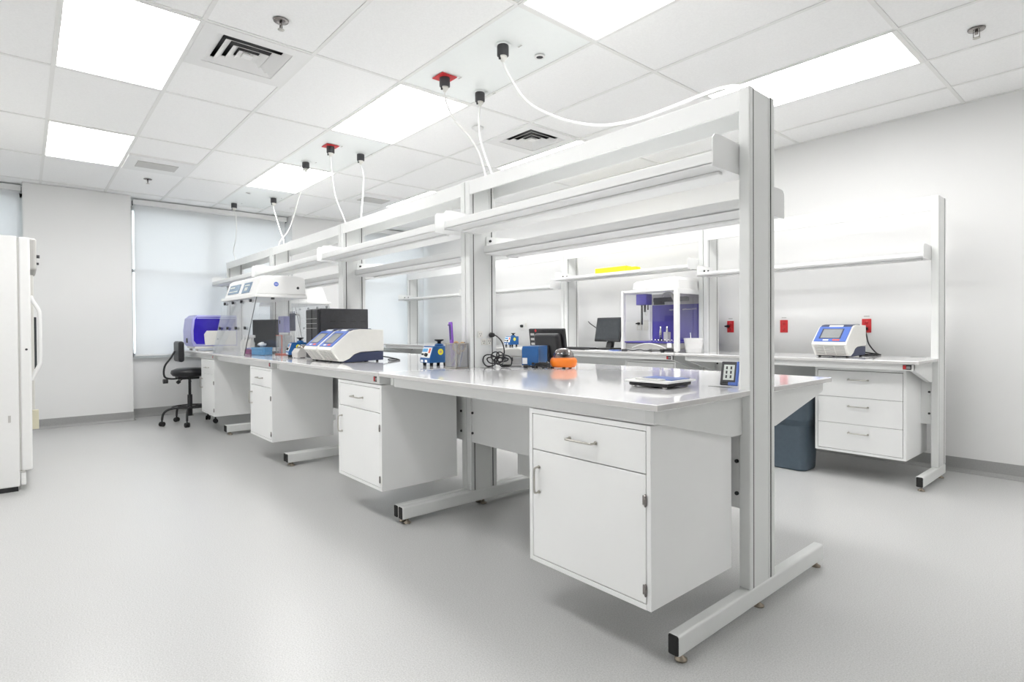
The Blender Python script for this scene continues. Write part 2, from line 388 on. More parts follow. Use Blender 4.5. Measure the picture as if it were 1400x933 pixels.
# sprinklers, detectors
def sprinkler(x, y, label):
    t = thing('sprinkler', label, 'sprinkler', (x, y, ZC), group='ceiling sprinkler heads')
    obj('escutcheon', B().lathe([(0, 0), (.042, 0), (.04, -.006), (.022, -.009), (0, -.009)]), DKSTEEL, t)
    b = B().cyl((0, 0, -.008), (0, 0, -.03), .008, n=10); b.box(-.016, -.012, -.003, .003, -.045, -.012).box(.012, .016, -.003, .003, -.045, -.012).box(-.016, .016, -.003, .003, -.048, -.044)
    obj('sprinkler_head', b, DKSTEEL, t)
    obj('deflector', B().lathe([(0, -.054), (.018, -.053), (.018, -.051), (0, -.05)], n=14), STEEL, t)
sprinkler(-3.223, 1.108, 'chrome ceiling sprinkler above the square vent at top left')
sprinkler(-.72, 4.233, 'chrome ceiling sprinkler at the upper right corner')
sprinkler(-7.559, 1.088, 'small chrome ceiling sprinkler near the window wall')
def detector(x, y, label):
    tag(obj('smoke_detector', B().lathe([(0, 0), (.05, 0), (.048, -.012), (.03, -.02), (.028, -.03), (0, -.032)]), WPLAS, loc=(x, y, ZC-.001)), label, 'smoke detector')
detector(-3.85, 2.975, 'small white round detector on the ceiling tile behind the pair of hanging cables')
detector(-8.08, 2.924, 'small white round detector on the ceiling near the far window corner')
# roller shades
def shade(y0, y1, label):
    t = thing('roller_shade', label, 'window shade', (XL+.09, (y0+y1)/2, 0), group='white roller shades')
    h = (y1-y0)/2
    obj('fabric', B().box(-.0015, .0015, -h+.02, h-.02, .825, 2.82), SHADE, t)
    obj('hem_bar', B().box(-.008, .008, -h+.02, h-.02, .815, .835, bev=.003), WPLAS, t)
    obj('cassette', B().box(-.03, .05, -h+.005, h-.005, 2.80, 2.868, bev=.006), WPLAS, t)
    obj('roller', B().cyl((.0, -h+.012, 2.815), (.0, h-.012, 2.815), .018, n=12), WPLAS, t)
    for s in (-1, 1): obj('end_bracket', B().box(-.02, .02, s*(h-.004)-.004, s*(h-.004)+.004, 2.79, 2.85), BLACK, t)
shade(YF+.02, -.005, 'white roller shade over the window behind the fridge at far left')
shade(1.085, 3.065, 'wide white roller shade beside the plain wall pier, above the black chair')
shade(4.275, YB-.03, 'white roller shade in the far corner, seen between bench posts')
# outside
ground = tag(obj('asphalt', B().box(-60, XL-.4, -40, 50, -.5, -.3), ASPH), 'pale asphalt of the car park beyond the windows', 'ground')
def outside_tree(x, y, h, label):
    t = thing('tree', label, 'tree', (x, y, -.3), group='blurred trees behind the shades')
    obj('trunk', B().cyl((0, 0, 0), (0, 0, h*.5), .16, .1, n=8), TAN, t)
    b = B()
    for i in range(16):
        a = random.random()*6.28; r = random.random()*h*.25; b.ball((math.cos(a)*r, math.sin(a)*r, h*(.45+.4*random.random())), h*(.13+.08*random.random()), u=8, v=6)
    obj('crown', b, TREEM, t)
outside_tree(-32, 9, 5.0, 'pale tree shape seen faintly through the wide window shade')
outside_tree(-34, 28, 5.5, 'pale tree shape seen faintly through the far corner shade')
def car(x, y, rz, label):
    t = thing('car', label, 'car', (x, y, -.3), rz)
    body = [(-2.1, .35), (-2.1, .75), (-1.9, .95), (-1.2, 1.0), (-.7, 1.42), (.8, 1.45), (1.5, 1.0), (2.05, .85), (2.15, .4)]
    obj('body', B().prism(body, 'y', -.85, .85, bev=.06), WPLAS, t)
    obj('side_window', B().prism([(-1.05, 1.02), (-.65, 1.36), (.75, 1.38), (1.3, 1.02)], 'y', -.87, .87), SCREEN, t)
    for sx in (-1.35, 1.35):
        for sy in (-.8, .8): obj('wheel', B().cyl((sx, sy-.1, .33), (sx, sy+.1, .33), .33, n=18), RUBBER, t)
car(-17, 3.2, PI/2, 'pale parked car seen faintly through the window shades')
# ------------------------------------------------------------------ lab benches
PITCH = 1.888; BL = 1.882; CY = 2.275
def frame_side(t, x0, x1, y0, y1, ytop, zt, feet_y, name_extra=''):
    """two posts, an infill panel and the floor tube of one end frame; posts at y0 and y1"""
    pw = .03
    for (a, c) in ((y0, y0+pw), (y1-pw, y1)):
        b = B().box(x0, x1, a, c, .105, zt, bev=.005, seg=2)
        obj('post', b, FRAME, t)
    b = B().box(x0+.004, x1-.003, y0+pw+.006, y1-pw-.006-.016, .105, zt-.004)
    b.box(x0+.004, x1-.002, y1-pw-.020, y1-pw-.006, .105, zt-.004, bev=.002, seg=1)
    ip = obj('infill_panel', b, FRAME, t)
    obj('gasket', B().box(x0+.0035, x1-.0015, y0+pw-.0005, y0+pw+.0055, .106, zt-.002).box(x0+.0035, x1-.0015, y1-pw-.0055, y1-pw+.0005, .106, zt-.002), GROOVE, ip)
    f = obj('foot_tube', B().box(x0-(.004 if x0 < -1 else 0), x1, feet_y[0]+.004, feet_y[1]-.004, .03, .105, bev=.009, seg=3), FRAME, t)
    for yy, s in ((feet_y[0], 1), (feet_y[1], -1)):
        obj('end_cap', B().box(x0+.003, x1-.003, min(yy, yy+s*.012), max(yy, yy+s*.012), .033, .102, bev=.006), RUBBER, f)
    xm = (x0+x1)/2; L = feet_y[1]-feet_y[0]
    for yy in ((feet_y[0]+.05, (feet_y[0]+feet_y[1])/2, feet_y[1]-.04) if L > .8 else (feet_y[0]+.05, feet_y[1]-.05)):
        obj('levelling_foot', B().lathe([(0, 0), (.022, 0), (.022, .006), (.008, .014), (.006, .032), (0, .032)], (xm, yy, 0), n=14), BRONZE, f)
def outlet_geo():
    b = B().box(-.035, .035, 0, .006, -.057, .057, bev=.002, seg=1); return b
def badge(t, x, y, z, s=1):
    """small dark maker badge with a red square and two pale lines, facing -y"""
    p = obj('maker_badge', B().box(x-.05, x, y-.003, y, z-.016, z+.016, bev=.001, seg=1), BLACK, t, label='small black and red badge on the front rail')
    obj('red_square', B().box(x-.048, x-.031, y-.0042, y-.003, z-.013, z+.013), RED, p)
    obj('badge_lettering', B().box(x-.027, x-.004, y-.004, y-.003, z+.003, z+.006).box(x-.029, x-.004, y-.004, y-.003, z-.006, z-.003), PAPER, p)
def tray_shelf(name, x0, x1, y0, y1, z, parent, lip=.05, bh=.12, out=-1):
    """aluminium tray shelf, y0<y1, brackets at both ends; out=-1: open edge at y0"""
    s = obj(name, B().box(x0, x1, y0, y1, z, z+.006).box(x0, x1, y0, y0+.012, z-.001, z+lip, bev=.004).box(x0, x1, y1-.012, y1, z-.001, z+lip, bev=.004), WHITE, parent)
    ym = y0+(y1-y0)*(.40 if out < 0 else .60)
    obj('channel', B().box(x0+.03, x1-.03, ym-.014, ym+.014, z-.014, z, bev=.005), WHITE, s)
    for xx in (x0-.004, x1):
        if out < 0: pl = [(y0-.002, z-.008), (y1-.02, z-.008), (y1-.02, z+bh-.01), (y0+.05, z+bh), (y0+.012, z+bh-.004), (y0-.002, z+bh-.02)]
        else: pl = [(y1+.002, z-.008), (y0+.02, z-.008), (y0+.02, z+bh-.01), (y1-.05, z+bh), (y1-.012, z+bh-.004), (y1+.002, z+bh-.02)]
        br = obj('shelf_bracket', B().prism(pl, 'x', xx, xx+.004), WHITE, s)
    ye = y0+.19 if out < 0 else y0+.05
    bb = B()
    for xx, sg in ((x0, 1),):
        for yy, zz in (((ye, z+.055), (ye-.07, z+.05), (ye, z+.025)) if out < 0 else ((ye, z+.085),)):
            bb.cyl((xx+.0, yy, zz), (xx+.010, yy, zz), .0085, n=8)
    obj('bolt', bb, BLACK, s)['kind'] = 'stuff'
    return s
def centre_bench(k, label):
    t = thing('lab_bench', label, 'workbench', (-1.062-PITCH*k, CY, 0), group='double sided bench units of the centre island')
    hx = .108; nx = .046
    x0, x1 = -BL, 0; yf, yr = -.732, .727
    poly = [(x0, yf), (x1, yf), (x1, -hx), (x1-nx, -hx), (x1-nx, hx), (x1, hx), (x1, yr), (x0, yr), (x0, hx), (x0+nx, hx), (x0+nx, -hx), (x0, -hx)]
    w = obj('worktop', B().prism(poly, 'z', .878, .9, bev=.0025, seg=1), [TOP, TOPEDGE], t)
    for p in w.data.polygons:
        if abs(p.normal.z) < .5: p.material_index = 1
    frame_side(t, -.046, 0, -.108, .108, 0, 2.10, (-.615, .632))
    frame_side(t, x0, x0+.046, -.108, .108, 0, 2.10, (-.615, .632))
    for s, n in ((-1, 'f'), (1, 'r')):
        yy = s*.702
        r = obj('front_rail', B().box(x0+.12, -.036, min(yy, yy-s*.025), max(yy, yy-s*.025), .832, .8775, bev=.002, seg=1).box(x0+.12, -.036, min(yy-s*.004, yy-s*.03), max(yy-s*.004, yy-s*.03), .826, .832), WHITE, t)
        for xx in (-.036, x0+.09):
            g = [(s*.70, .877), (s*.70, .835), (s*.66, .824), (s*.19, .722), (s*.11, .722), (s*.11, .877)]
            gx = obj('gusset', B().prism([(u+s*(.006 if abs(u) > .6 else 0), v) for u, v in g], 'x', xx-(.03 if xx > -1 else -.003), xx+(.004 if xx > -1 else .03)), FRAME, t)
        pp = obj('modesty_panel', B().box(x0+.047, -.047, min(s*.085, s*.10), max(s*.085, s*.10), .42, .83, bev=.002, seg=1), WHITE, t)
        b = B()
        for xx in (x0+.058, -.058):
            for zz in (.48, .61, .74): b.cyl((xx, s*.10, zz), (xx, s*.108, zz), .008, n=8)
        obj('bolt', b, BLACK, pp)['kind'] = 'stuff'
        obj('header_panel', B().box(x0+.02, -.02, min(s*.092, s*.104), max(s*.092, s*.104), 2.01, 2.098, bev=.003), WHITE, t)
    obj('header_soffit', B().box(x0+.047, -.047, -.09, .09, 2.084, 2.09), WHITE, t)
    tray_shelf('upper_shelf', x0+.05, -.05, -.302, -.005, 1.766, t, out=-1)
    tray_shelf('lower_shelf', x0+.05, -.05, .005, .305, 1.64, t, out=1)
    # cable slots
    for xx in (-.20, x0+.10):
        obj('cable_slot', B().box(xx-.0, xx+.10, -.075, -.055, .8985, .9008, bev=.0008, seg=1), BLACK, t)
    if k > 0: badge(t, -.06, -.702, .856)
    return t
BLAB = ['nearest bench unit of the centre island, with tall end post and balance',
        'second bench unit of the centre island, carrying the pair of thermal cyclers',
        'third bench unit of the centre island, under the clear workstation hood',
        'farthest bench unit of the centre island, by the window behind the black chair']
CB = [centre_bench(k, BLAB[k]) for k in range(4)]
# outlets on the inner face of the pole panel of the first bench (facing +x)
for yy, zz in ((-.028, 1.113), (.0, 1.064), (.047, 1.064)):
    b = B().box(0, .004, -.019, .019, -.021, .021, bev=.0015, seg=1)
    o = obj('outlet', b, OFFW, CB[0], (-BL+.0465, yy, zz))
    obj('socket_slots', B().box(.004, .0046, -.008, -.005, -.001, .009).box(.004, .0046, .005, .008, -.001, .009).box(.004, .0046, -.003, .003, -.012, -.006), BLACK, o)
# ---- single sided benches along the back wall
def wall_bench(k, label):
    t = thing('wall_bench', label, 'workbench', (-1.075-PITCH*k, 5.18, 0), group='bench units along the back wall')
    x0 = -BL; zt = .91; nx = .046; ya, yb = -.105, .108
    poly = [(x0, -.61), (0, -.61), (0, ya), (-nx, ya), (-nx, .14), (x0+nx, .14), (x0+nx, ya), (x0, ya)]
    w = obj('worktop', B().prism(poly, 'z', zt-.022, zt, bev=.0025, seg=1), [TOP, TOPEDGE], t)
    for p in w.data.polygons:
        if abs(p.normal.z) < .5: p.material_index = 1
    frame_side(t, -.046, 0, ya, yb, 0, 2.11, (-.50, .12))
    frame_side(t, x0, x0+.046, ya, yb, 0, 2.11, (-.50, .12))
    obj('front_rail', B().box(x0+.12, -.036, -.58, -.555, .842, .8875, bev=.002, seg=1), WHITE, t)
    for xx in (-.036, x0+.09):
        g = [(-.578, .887), (-.578, .85), (-.54, .838), (-.19, .745), (-.107, .73), (-.107, .887)]
        obj('gusset', B().prism(g, 'x', xx-(.03 if xx > -1 else 0), xx+(0 if xx > -1 else .03)), FRAME, t)
    pp = obj('modesty_panel', B().box(x0+.047, -.047, -.09, -.078, .42, .84, bev=.002, seg=1), FRAME, t)
    b = B()
    for xx in (x0+.058, x0+.14, -.058, -.14):
        for zz in (.5, .66, .80): b.cyl((xx, -.098, zz), (xx, -.09, zz), .008, n=8)
    obj('bolt', b, BLACK, pp)['kind'] = 'stuff'
    obj('header_panel', B().box(x0+.02, -.02, -.102, -.09, 2.0, 2.108, bev=.003), WHITE, t)
    s = tray_shelf('shelf', x0+.05, -.05, -.30, -.005, 1.730 if k == 1 else 1.645, t, lip=.03, bh=.10, out=-1)
    for xx in (-.20, x0+.12): obj('cable_slot', B().box(xx, xx+.10, .0, .02, zt-.0015, zt+.0008, bev=.0006, seg=1), BLACK, t)
    badge(t, -.05, -.58, .866)
WLAB = ['bench unit at the right end of the back wall, over the three-drawer cabinet',
        'second wall bench unit from the right, holding the purple and white robot',
        'third wall bench unit from the right, with a small blue mixer on it',
        'farthest wall bench unit, in the corner by the window']
for k in range(4): wall_bench(k, WLAB[k])
# ------------------------------------------------------------------ cabinets
def pull(b, p0, p1, out, r=.0042):
    p0 = Vector(p0); p1 = Vector(p1); o = Vector(out); d = (p1-p0).normalized()*.012
    b.tube([p0, p0+o*.7, p0+o+d, p1+o-d, p1+o*.7, p1], r, n=8, sub=4)
    b.cyl(p0, p0+o*.12, r*1.7, n=10); b.cyl(p1, p1+o*.12, r*1.7, n=10)
def carcass(w, d, h, t):
    """origin at right front bottom corner, x from -w to 0, y from 0 to d"""
    b = B(); f = .02
    b.box(-w, -w+.018, 0, d, 0, h, bev=.0015, seg=1).box(-.018, 0, 0, d, 0, h, bev=.0015, seg=1)
    b.box(-w+.018, -.018, 0, d, 0, .018).box(-w+.018, -.018, 0, d, h-.018, h).box(-w+.018, -.018, d-.012, d, .018, h-.018)
    obj('carcass', b, CAB, t)
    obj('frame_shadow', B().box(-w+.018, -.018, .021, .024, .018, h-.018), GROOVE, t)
def door_cabinet(loc, label, group, rz=0):
    w, d, h = .594, .535, .622
    t = thing('base_cabinet', label, 'cabinet', loc, rz, group)
    carcass(w, d, h, t); g = .003
    dr = obj('drawer', B().box(-w+.018+g, -.018-g, .0005, .02, .459, h-.018-g, bev=.0015, seg=1), CAB, t)
    b = B(); pull(b, (-w/2-.064-.005, 0, .530), (-w/2+.064-.005, 0, .530), (0, -.028, 0)); obj('handle', b, STEEL, dr)
    do = obj('door', B().box(-w+.018+g, -.018-g, .0005, .02, .018+g, .459-.004, bev=.0015, seg=1), CAB, t)
    b = B(); pull(b, (-w+.058, 0, .288), (-w+.058, 0, .389), (0, -.028, 0)); obj('handle', b, STEEL, do)
    for zz in (.05, .352):
        b = B().cyl((-.0195, -.004, zz), (-.0195, -.004, zz+.036), .0045, n=8); b.box(-.032, -.0195, -.003, .001, zz+.002, zz+.034)
        b.cyl((-.0195, -.004, zz-.003), (-.0195, -.004, zz+.039), .003, n=8)
        obj('hinge', b, DKSTEEL, do)
    return t
c0 = door_cabinet((-1.109, 1.573, .2), 'white base cabinet nearest the camera, hung under the near end of the island', 'white door cabinets under the island')
dup(c0, (-2.970, 1.573, .2), label='second white door cabinet along the island aisle, just left of the second foot')
dup(c0, (-4.890, 1.573, .2), label='third white door cabinet along the island aisle, below the blue mixer')
dup(c0, (-6.778, 1.573, .2), label='farthest white door cabinet along the island aisle, beside the black chair')
dup(c0, (-2.75, 2.97, .2), rz=PI, label='white cabinet on the far side of the island, seen under the near worktop')
dup(c0, (-3.03, 4.70, .2), label='white cabinet under the wall bench below the purple and white robot', group='wall bench cabinets')
t = thing('drawer_cabinet', 'white three-drawer cabinet under the right end of the wall bench', 'cabinet', (-1.185, 4.722, .19))
w, d, h = .605, .53, .645
carcass(w, d, h, t)
for i in range(3):
    z0 = .021+i*.2015
    dr = obj('drawer', B().box(-w+.021, -.021, .0005, .02, z0, z0+.1985, bev=.0015, seg=1), CAB, t)
    b = B(); pull(b, (-w/2-.064, 0, z0+.135), (-w/2+.064, 0, z0+.135), (0, -.028, 0)); obj('handle', b, STEEL, dr)
# ------------------------------------------------------------------ hanging cables and their ceiling sockets
def ceiling_socket(x, y, red, label):
    t = thing('cable_socket', label, 'power socket', (x, y, ZC), group='black twist sockets on the ceiling')
    obj('socket_body', B().lathe([(0, 0), (.034, 0), (.036, -.008), (.036, -.062), (.030, -.066), (0, -.066)], n=20), DGREY, t)
    obj('cord_grip', B().lathe([(0, -.064), (.026, -.064), (.026, -.078), (.014, -.088), (.01, -.10), (0, -.10)], n=16), OFFW, t)
    obj('plug_rib', B().box(-.005, .005, -.030, -.02, -.09, -.06), BLACK, t)
    if red: obj('cover_plate', B().box(-.062, .062, -.062, .062, -.006, .0, bev=.002, seg=1), RED, t, label='red square cover plate')
    else: obj('cover_plate', B().lathe([(0, 0), (.050, 0), (.049, -.002), (0, -.002)], n=28), PANEL, t)
    obj('circuit_label', B().box(.05, .085, .075, .085, -.0052, -.0045), GREYP, t)
SO = [(-2.64, 2.238, 0, 'black ceiling socket nearest the camera, feeding the long swagged cable'),
      (-3.231, 2.213, 1, 'ceiling socket on a large red plate, left of the near pair'),
      (-3.276, 2.553, 0, 'black ceiling socket just right of the large red plate'),
      (-5.128, 2.21, 1, 'ceiling socket on the smaller, farther red plate'),
      (-5.782, 2.224, 0, 'black ceiling socket left of the smaller red plate'),
      (-5.175, 2.538, 0, 'black ceiling socket right of the smaller red plate'),
      (-7.616, 2.499, 0, 'small black ceiling socket, right one of the two by the window'),
      (-8.259, 2.186, 0, 'farthest small black ceiling socket, against the window shade')]
for s in SO: ceiling_socket(*s)
CP = {1: [(-2.64, 2.238, 2.79), (-2.637, 2.238, 2.77), (-2.56, 2.24, 2.642), (-2.421, 2.242, 2.468), (-2.198, 2.245, 2.32), (-2.012, 2.247, 2.232), (-1.841, 2.249, 2.177), (-1.663, 2.251, 2.155), (-1.482, 2.253, 2.158), (-1.318, 2.256, 2.166), (-1.217, 2.258, 2.165), (-1.14, 2.26, 2.14), (-1.12, 2.262, 2.06)],
      2: [(-3.231, 2.213, 2.79), (-3.232, 2.213, 2.76), (-3.212, 2.222, 2.681), (-3.14, 2.232, 2.563), (-3.005, 2.241, 2.431), (-2.908, 2.251, 2.298), (-2.852, 2.26, 2.146), (-2.84, 2.262, 2.06)],
      3: [(-3.276, 2.553, 2.79), (-3.27, 2.545, 2.76), (-3.199, 2.485, 2.639), (-3.096, 2.416, 2.468), (-2.954, 2.348, 2.295), (-2.82, 2.29, 2.147), (-2.80, 2.28, 2.06)],
      4: [(-5.128, 2.21, 2.79), (-5.13, 2.211, 2.76), (-5.138, 2.227, 2.61), (-5.098, 2.243, 2.398), (-4.948, 2.26, 2.164), (-4.92, 2.262, 2.06)],
      5: [(-5.782, 2.224, 2.79), (-5.80, 2.224, 2.76), (-5.946, 2.229, 2.61), (-6.294, 2.235, 2.282), (-6.64, 2.24, 2.162), (-6.67, 2.25, 2.06)],
      6: [(-5.175, 2.538, 2.79), (-5.16, 2.53, 2.76), (-4.943, 2.452, 2.608), (-4.788, 2.366, 2.374), (-4.645, 2.28, 2.18), (-4.64, 2.27, 2.06)],
      7: [(-7.616, 2.499, 2.79), (-7.6, 2.49, 2.76), (-7.345, 2.426, 2.627), (-6.948, 2.353, 2.352), (-6.62, 2.28, 2.178), (-6.60, 2.27, 2.06)],
      8: [(-8.259, 2.186, 2.79), (-8.25, 2.188, 2.76), (-8.222, 2.202, 2.658), (-8.30, 2.218, 2.429), (-8.50, 2.234, 2.259), (-8.47, 2.25, 2.16), (-8.46, 2.25, 2.06)]}
CN = {1: 'long white power cable swagging down to the near end post', 2: 'white cable hanging from the large red plate to the second post',
      3: 'white cable hanging beside it, from the socket right of the large red plate', 4: 'white cable hanging from the smaller red plate',
      5: 'white cable slanting left below the smaller red plate', 6: 'short straight white cable right of the smaller red plate',
      7: 'white cable slanting down in front of the window, right of the leftmost cable', 8: 'leftmost white cable, hanging in front of the window shade'}
for k in CP: tag(obj('power_cable', B().tube(CP[k], .0062 if k != 1 else .0062, n=8, sub=5), CABLE), CN[k], 'cable', 'white cables hanging from the ceiling')
# empty round hole covers in the power panels
for x, y, l in ((-2.593, 2.505, 'round dark cable hole in the ceiling panel right of the near socket'), (-7.528, 2.166, 'round dark cable hole in the ceiling near the window')):
    hp = thing('cable_hole', l, 'cable hole', (x, y, ZC))
    obj('grommet_ring', B().lathe([(.022, .0), (.034, 0), (.034, -.008), (.022, -.008), (.022, 0)], n=24), WPLAS, hp)
    obj('dark_opening', B().cyl((0, 0, -.004), (0, 0, -.006), .0215, n=20), BLACK, hp)
ZW = .9005; ZB = .9105
# ------------------------------------------------------------------ thermal cyclers
def cycler():
    t = thing('thermal_cycler', '', 'lab instrument')
    w = .127
    body = [(0, .10), (.012, .118), (.15, .232), (.19, .247), (.24, .252), (.433, .248), (.436, .085), (.24, .078), (.19, .062), (.15, .030), (.10, .010), (.07, .012)]
    obj('housing', B().prism(body, 'x', -w, w, bev=.006), OFFW, t)
    under = [(.09, .008), (.15, .026), (.19, .058), (.24, .073), (.43, .079), (.43, .012), (.12, .004)]
    obj('base_shell', B().prism(under, 'x', -w+.004, w-.004), NAVY, t)
    # slope from (.012,.118) to (.15,.232)
    a = math.atan2(.232-.118, .15-.012); M = Matrix.Translation((0, .012, .118)) @ Matrix.Rotation(a, 4, 'X')
    L = math.hypot(.138, .114)
    p = obj('control_panel', B().box(-w+.012, w-.012, .004, L+.004, .0, .0055, bev=.003, M=M), BLUEL, t)
    obj('touch_screen', B().box(-.075, .062, .045, L-.03, .0055, .0065, M=M), LCD, p)
    obj('screen_bezel', B().box(-.085, .072, .036, L-.022, .0050, .0060, M=M), NAVY, p)
    obj('status_strip', B().box(.02, .07, .012, .028, .0055, .007, M=M), SALMON, p)
    obj('panel_print', B().box(-.05, -.01, .012, .026, .0055, .0065, M=M), PAPER, p)
    # lid behind the panel
    lid = obj('lid', B().prism([(.155, .236), (.19, .251), (.25, .2565), (.33, .256), (.34, .25), (.24, .249), (.19, .243)], 'x', -w+.014, w-.014), NAVY, t)
    obj('lid_latch', B().prism([(.15, .234), (.175, .250), (.18, .250), (.16, .232)], 'x', -.05, .05), WPLAS, lid)
    # front vent grille on the receding lower face from (0,.10) to (.07,.012)
    a2 = math.atan2(.012-.10, .07); M2 = Matrix.Translation((0, 0, .098)) @ Matrix.Rotation(a2, 4, 'X')
    b = B()
    for i in range(6): b.box(-w+.02, w-.02, .012+i*.0155, .020+i*.0155, -.0035, -.0005, M=M2)
    obj('vent_grille', b, GREYP, t)
    for q in (-.037, .037): obj('vent_bar', B().box(q-.003, q+.003, .010, .102, -.0045, -.001, M=M2), OFFW, t)
    b = B()
    for sx in (-.10, .10):
        for y in (.10, .39): b.cyl((sx, y, 0), (sx, y, .018), .010, n=10)
    obj('rubber_feet', b, RUBBER, t)
    return t
tc = cycler(); tc.location = (-4.108, 1.700, ZW); tc['label'] = 'right one of the two white thermal cyclers standing side by side on the island'; tc['group'] = 'white thermal cyclers'
dup(tc, (-4.384, 1.700, ZW), label='left one of the two white thermal cyclers, against the black tower')
dup(tc, (-1.70, 4.74, ZB), label='white thermal cycler alone on the wall bench below the right red outlet')
def cord(name, pts, label, m=BLACK, r=.0045, group=None, sub=5):
    o = obj(name, B().tube(pts, r, n=8, sub=sub), m); return tag(o, label, 'cord', group)
cord('black_cable', [(-4.10, 2.136, .94), (-4.07, 2.22, .925), (-3.98, 2.27, .906), (-3.93, 2.22, .906), (-3.96, 2.17, .906), (-4.02, 2.20, .913), (-4.08, 2.30, .906), (-4.15, 2.34, .906)], 'black cord looped behind the right thermal cycler of the pair')
cord('black_cable', [(-1.66, 5.19, .96), (-1.63, 5.25, .94), (-1.56, 5.25, .93), (-1.52, 5.30, .92), (-1.58, 5.36, .916), (-1.66, 5.30, .917), (-1.58, 5.22, .917), (-1.50, 5.27, .917), (-1.57, 5.40, .93), (-1.64, 5.46, 1.0), (-1.67, 5.50, 1.08), (-1.69, 5.53, 1.13)], 'black cord from the lone thermal cycler up to the red wall outlet', r=.0055)
# ------------------------------------------------------------------ black computer tower
t = thing('computer_tower', 'large black computer tower standing behind the pair of thermal cyclers', 'computer', (-4.652, 2.05, ZW))
obj('case', B().box(-.125, .13, -.20, .225, .012, .425, bev=.005), DGREY, t)
b = B().box(-.13, -.005, -.225, -.20, .01, .42, bev=.01).box(.005, .13, -.225, -.20, .01, .42, bev=.01)
obj('front_bezel', b, BLACK, t)
obj('drive_slots', B().box(-.11, .11, -.228, -.225, .30, .303).box(-.11, .11, -.228, -.225, .34, .343).box(-.11, .11, -.228, -.225, .26, .263), GREYP, t)
b = B()
for i in range(4):
    for j in range(4): b.box(.130, .1315, -.12+j*.09, -.07+j*.09, .09+i*.075, .095+i*.075)
obj('side_louvres', b, BLACK, t)
obj('case_feet', B().box(-.10, -.07, -.18, -.14, 0, .012).box(.08, .11, -.18, -.14, 0, .012).box(-.10, -.07, .16, .2, 0, .012).box(.08, .11, .16, .2, 0, .012), RUBBER, t)
# ------------------------------------------------------------------ vortex mixers
def mixer():
    t = thing('vortex_mixer', '', 'lab instrument')
    w = .062
    pr = [(-.078, .022), (-.082, .045), (-.052, .128), (-.044, .134), (.076, .134), (.080, .130), (.080, .022)]
    obj('housing', B().prism(pr, 'x', -w, w, bev=.004), BLUE, t)
    a = math.atan2(.128-.045, -.052+.082); M = Matrix.Translation((0, -.082, .045)) @ Matrix.Rotation(a, 4, 'X'); L = math.hypot(.03, .083)
    p = obj('control_plate', B().box(-w+.008, w-.008, .012, L-.004, .0, .0025, M=M), WPLAS, t)
    obj('plate_print', B().box(-w+.012, .01, .052, L-.012, .0025, .0032, M=M), LBLUE, p)
    obj('warning_print', B().box(.024, .046, .045, L-.010, .0025, .0032, M=M), SALMON, p)
    kn = B().cyl((.012, .03, .002), (.012, .03, .016), .013, .011, n=16); kn.xf(M); obj('speed_knob', kn, BLACK, p)
    lv = B().box(-.048, -.024, .028, .040, .002, .008, bev=.002); lv.xf(M); obj('rocker_switch', lv, BLACK, p)
    obj('rating_sticker', B().box(-.05, -.022, -.0815, -.080, .026, .044).box(.0, .028, -.0815, -.080, .026, .044), PAPER, t)
    b = B().cyl((w, .005, .095), (w+.0015, .005, .095), .021, n=20); s = obj('round_sticker', b, YELLOW, t)
    obj('sticker_mark', B().cyl((w+.0015, .005, .095), (w+.002, .005, .095), .010, n=12), TAN, s)
    obj('neck', B().lathe([(0, .133), (.033, .133), (.029, .145), (.020, .150), (0, .150)], (0, .035, 0)), BLUE, t)
    obj('mixing_cup', B().lathe([(.0, .149), (.013, .149), (.012, .160), (.014, .164), (.030, .170), (.032, .176), (.028, .178), (.012, .172), (0, .171)], (0, .035, 0)), RUBBER, t)
    b = B()
    for sx in (-.042, .042):
        for y in (-.055, .055): b.cyl((sx, y, 0), (sx, y, .024), .011, .013, n=12)
    obj('suction_feet', b, RUBBER, t)
    return t
mx = mixer(); mx.location = (-3.245, 2.125, ZW); mx['label'] = 'blue vortex mixer with yellow round sticker beside the wire mesh pencil cup'; mx['group'] = 'blue vortex mixers'
dup(mx, (-5.21, 1.90, ZW), rz=-.15, label='blue vortex mixer just right of the clear hood, left of the thermal cyclers')
dup(mx, (-5.76, 5.00, ZB), label='small distant blue vortex mixer on the wall bench behind the open bench frame')
# ------------------------------------------------------------------ pencil cup and contents
CUPX, CUPY = -2.935, 2.088
t = thing('pencil_cup', 'square silver wire mesh pencil cup on the island by the second post', 'cup', (CUPX, CUPY, ZW), .12)
h = .05
b = B()
for s in (-1, 1):
    b.box(-h, h, s*h-.0012, s*h+.0012, .004, .155).box(s*h-.0012, s*h+.0012, -h, h, .004, .155)
obj('mesh_sides', b, MESHM, t)
b = B()
for zz in (.004, .156):
    for s in (-1, 1): b.box(-h-.003, h+.003, s*h-.003, s*h+.003, zz-.003, zz+.003).box(s*h-.003, s*h+.003, -h-.003, h+.003, zz-.003, zz+.003)
for sx in (-1, 1):
    for sy in (-1, 1): b.box(sx*h-.002, sx*h+.002, sy*h-.002, sy*h+.002, .004, .156)
obj('wire_rim', b, STEEL, t)
obj('cup_base', B().box(-h, h, -h, h, .001, .005), STEEL, t)
def rod(name, p0, p1, r, m, label, cat, cap=None):
    t = thing(name, label, cat, (0, 0, 0), group='pens and tools in the mesh cup')
    p0 = Vector(p0); p1 = Vector(p1); d = p1-p0
    obj('barrel', B().cyl(p0, p0+d*.82, r, n=10), m, t); obj('pen_cap', B().cyl(p0+d*.82, p1, r*1.12, r*.9, n=10), cap or m, t)
    return t
t = thing('marker', 'tall purple marker sticking out of the mesh cup', 'marker', (CUPX-.025, CUPY-.01, ZW+.01), group='pens and tools in the mesh cup')
t.rotation_euler = (0, -.09, .12)
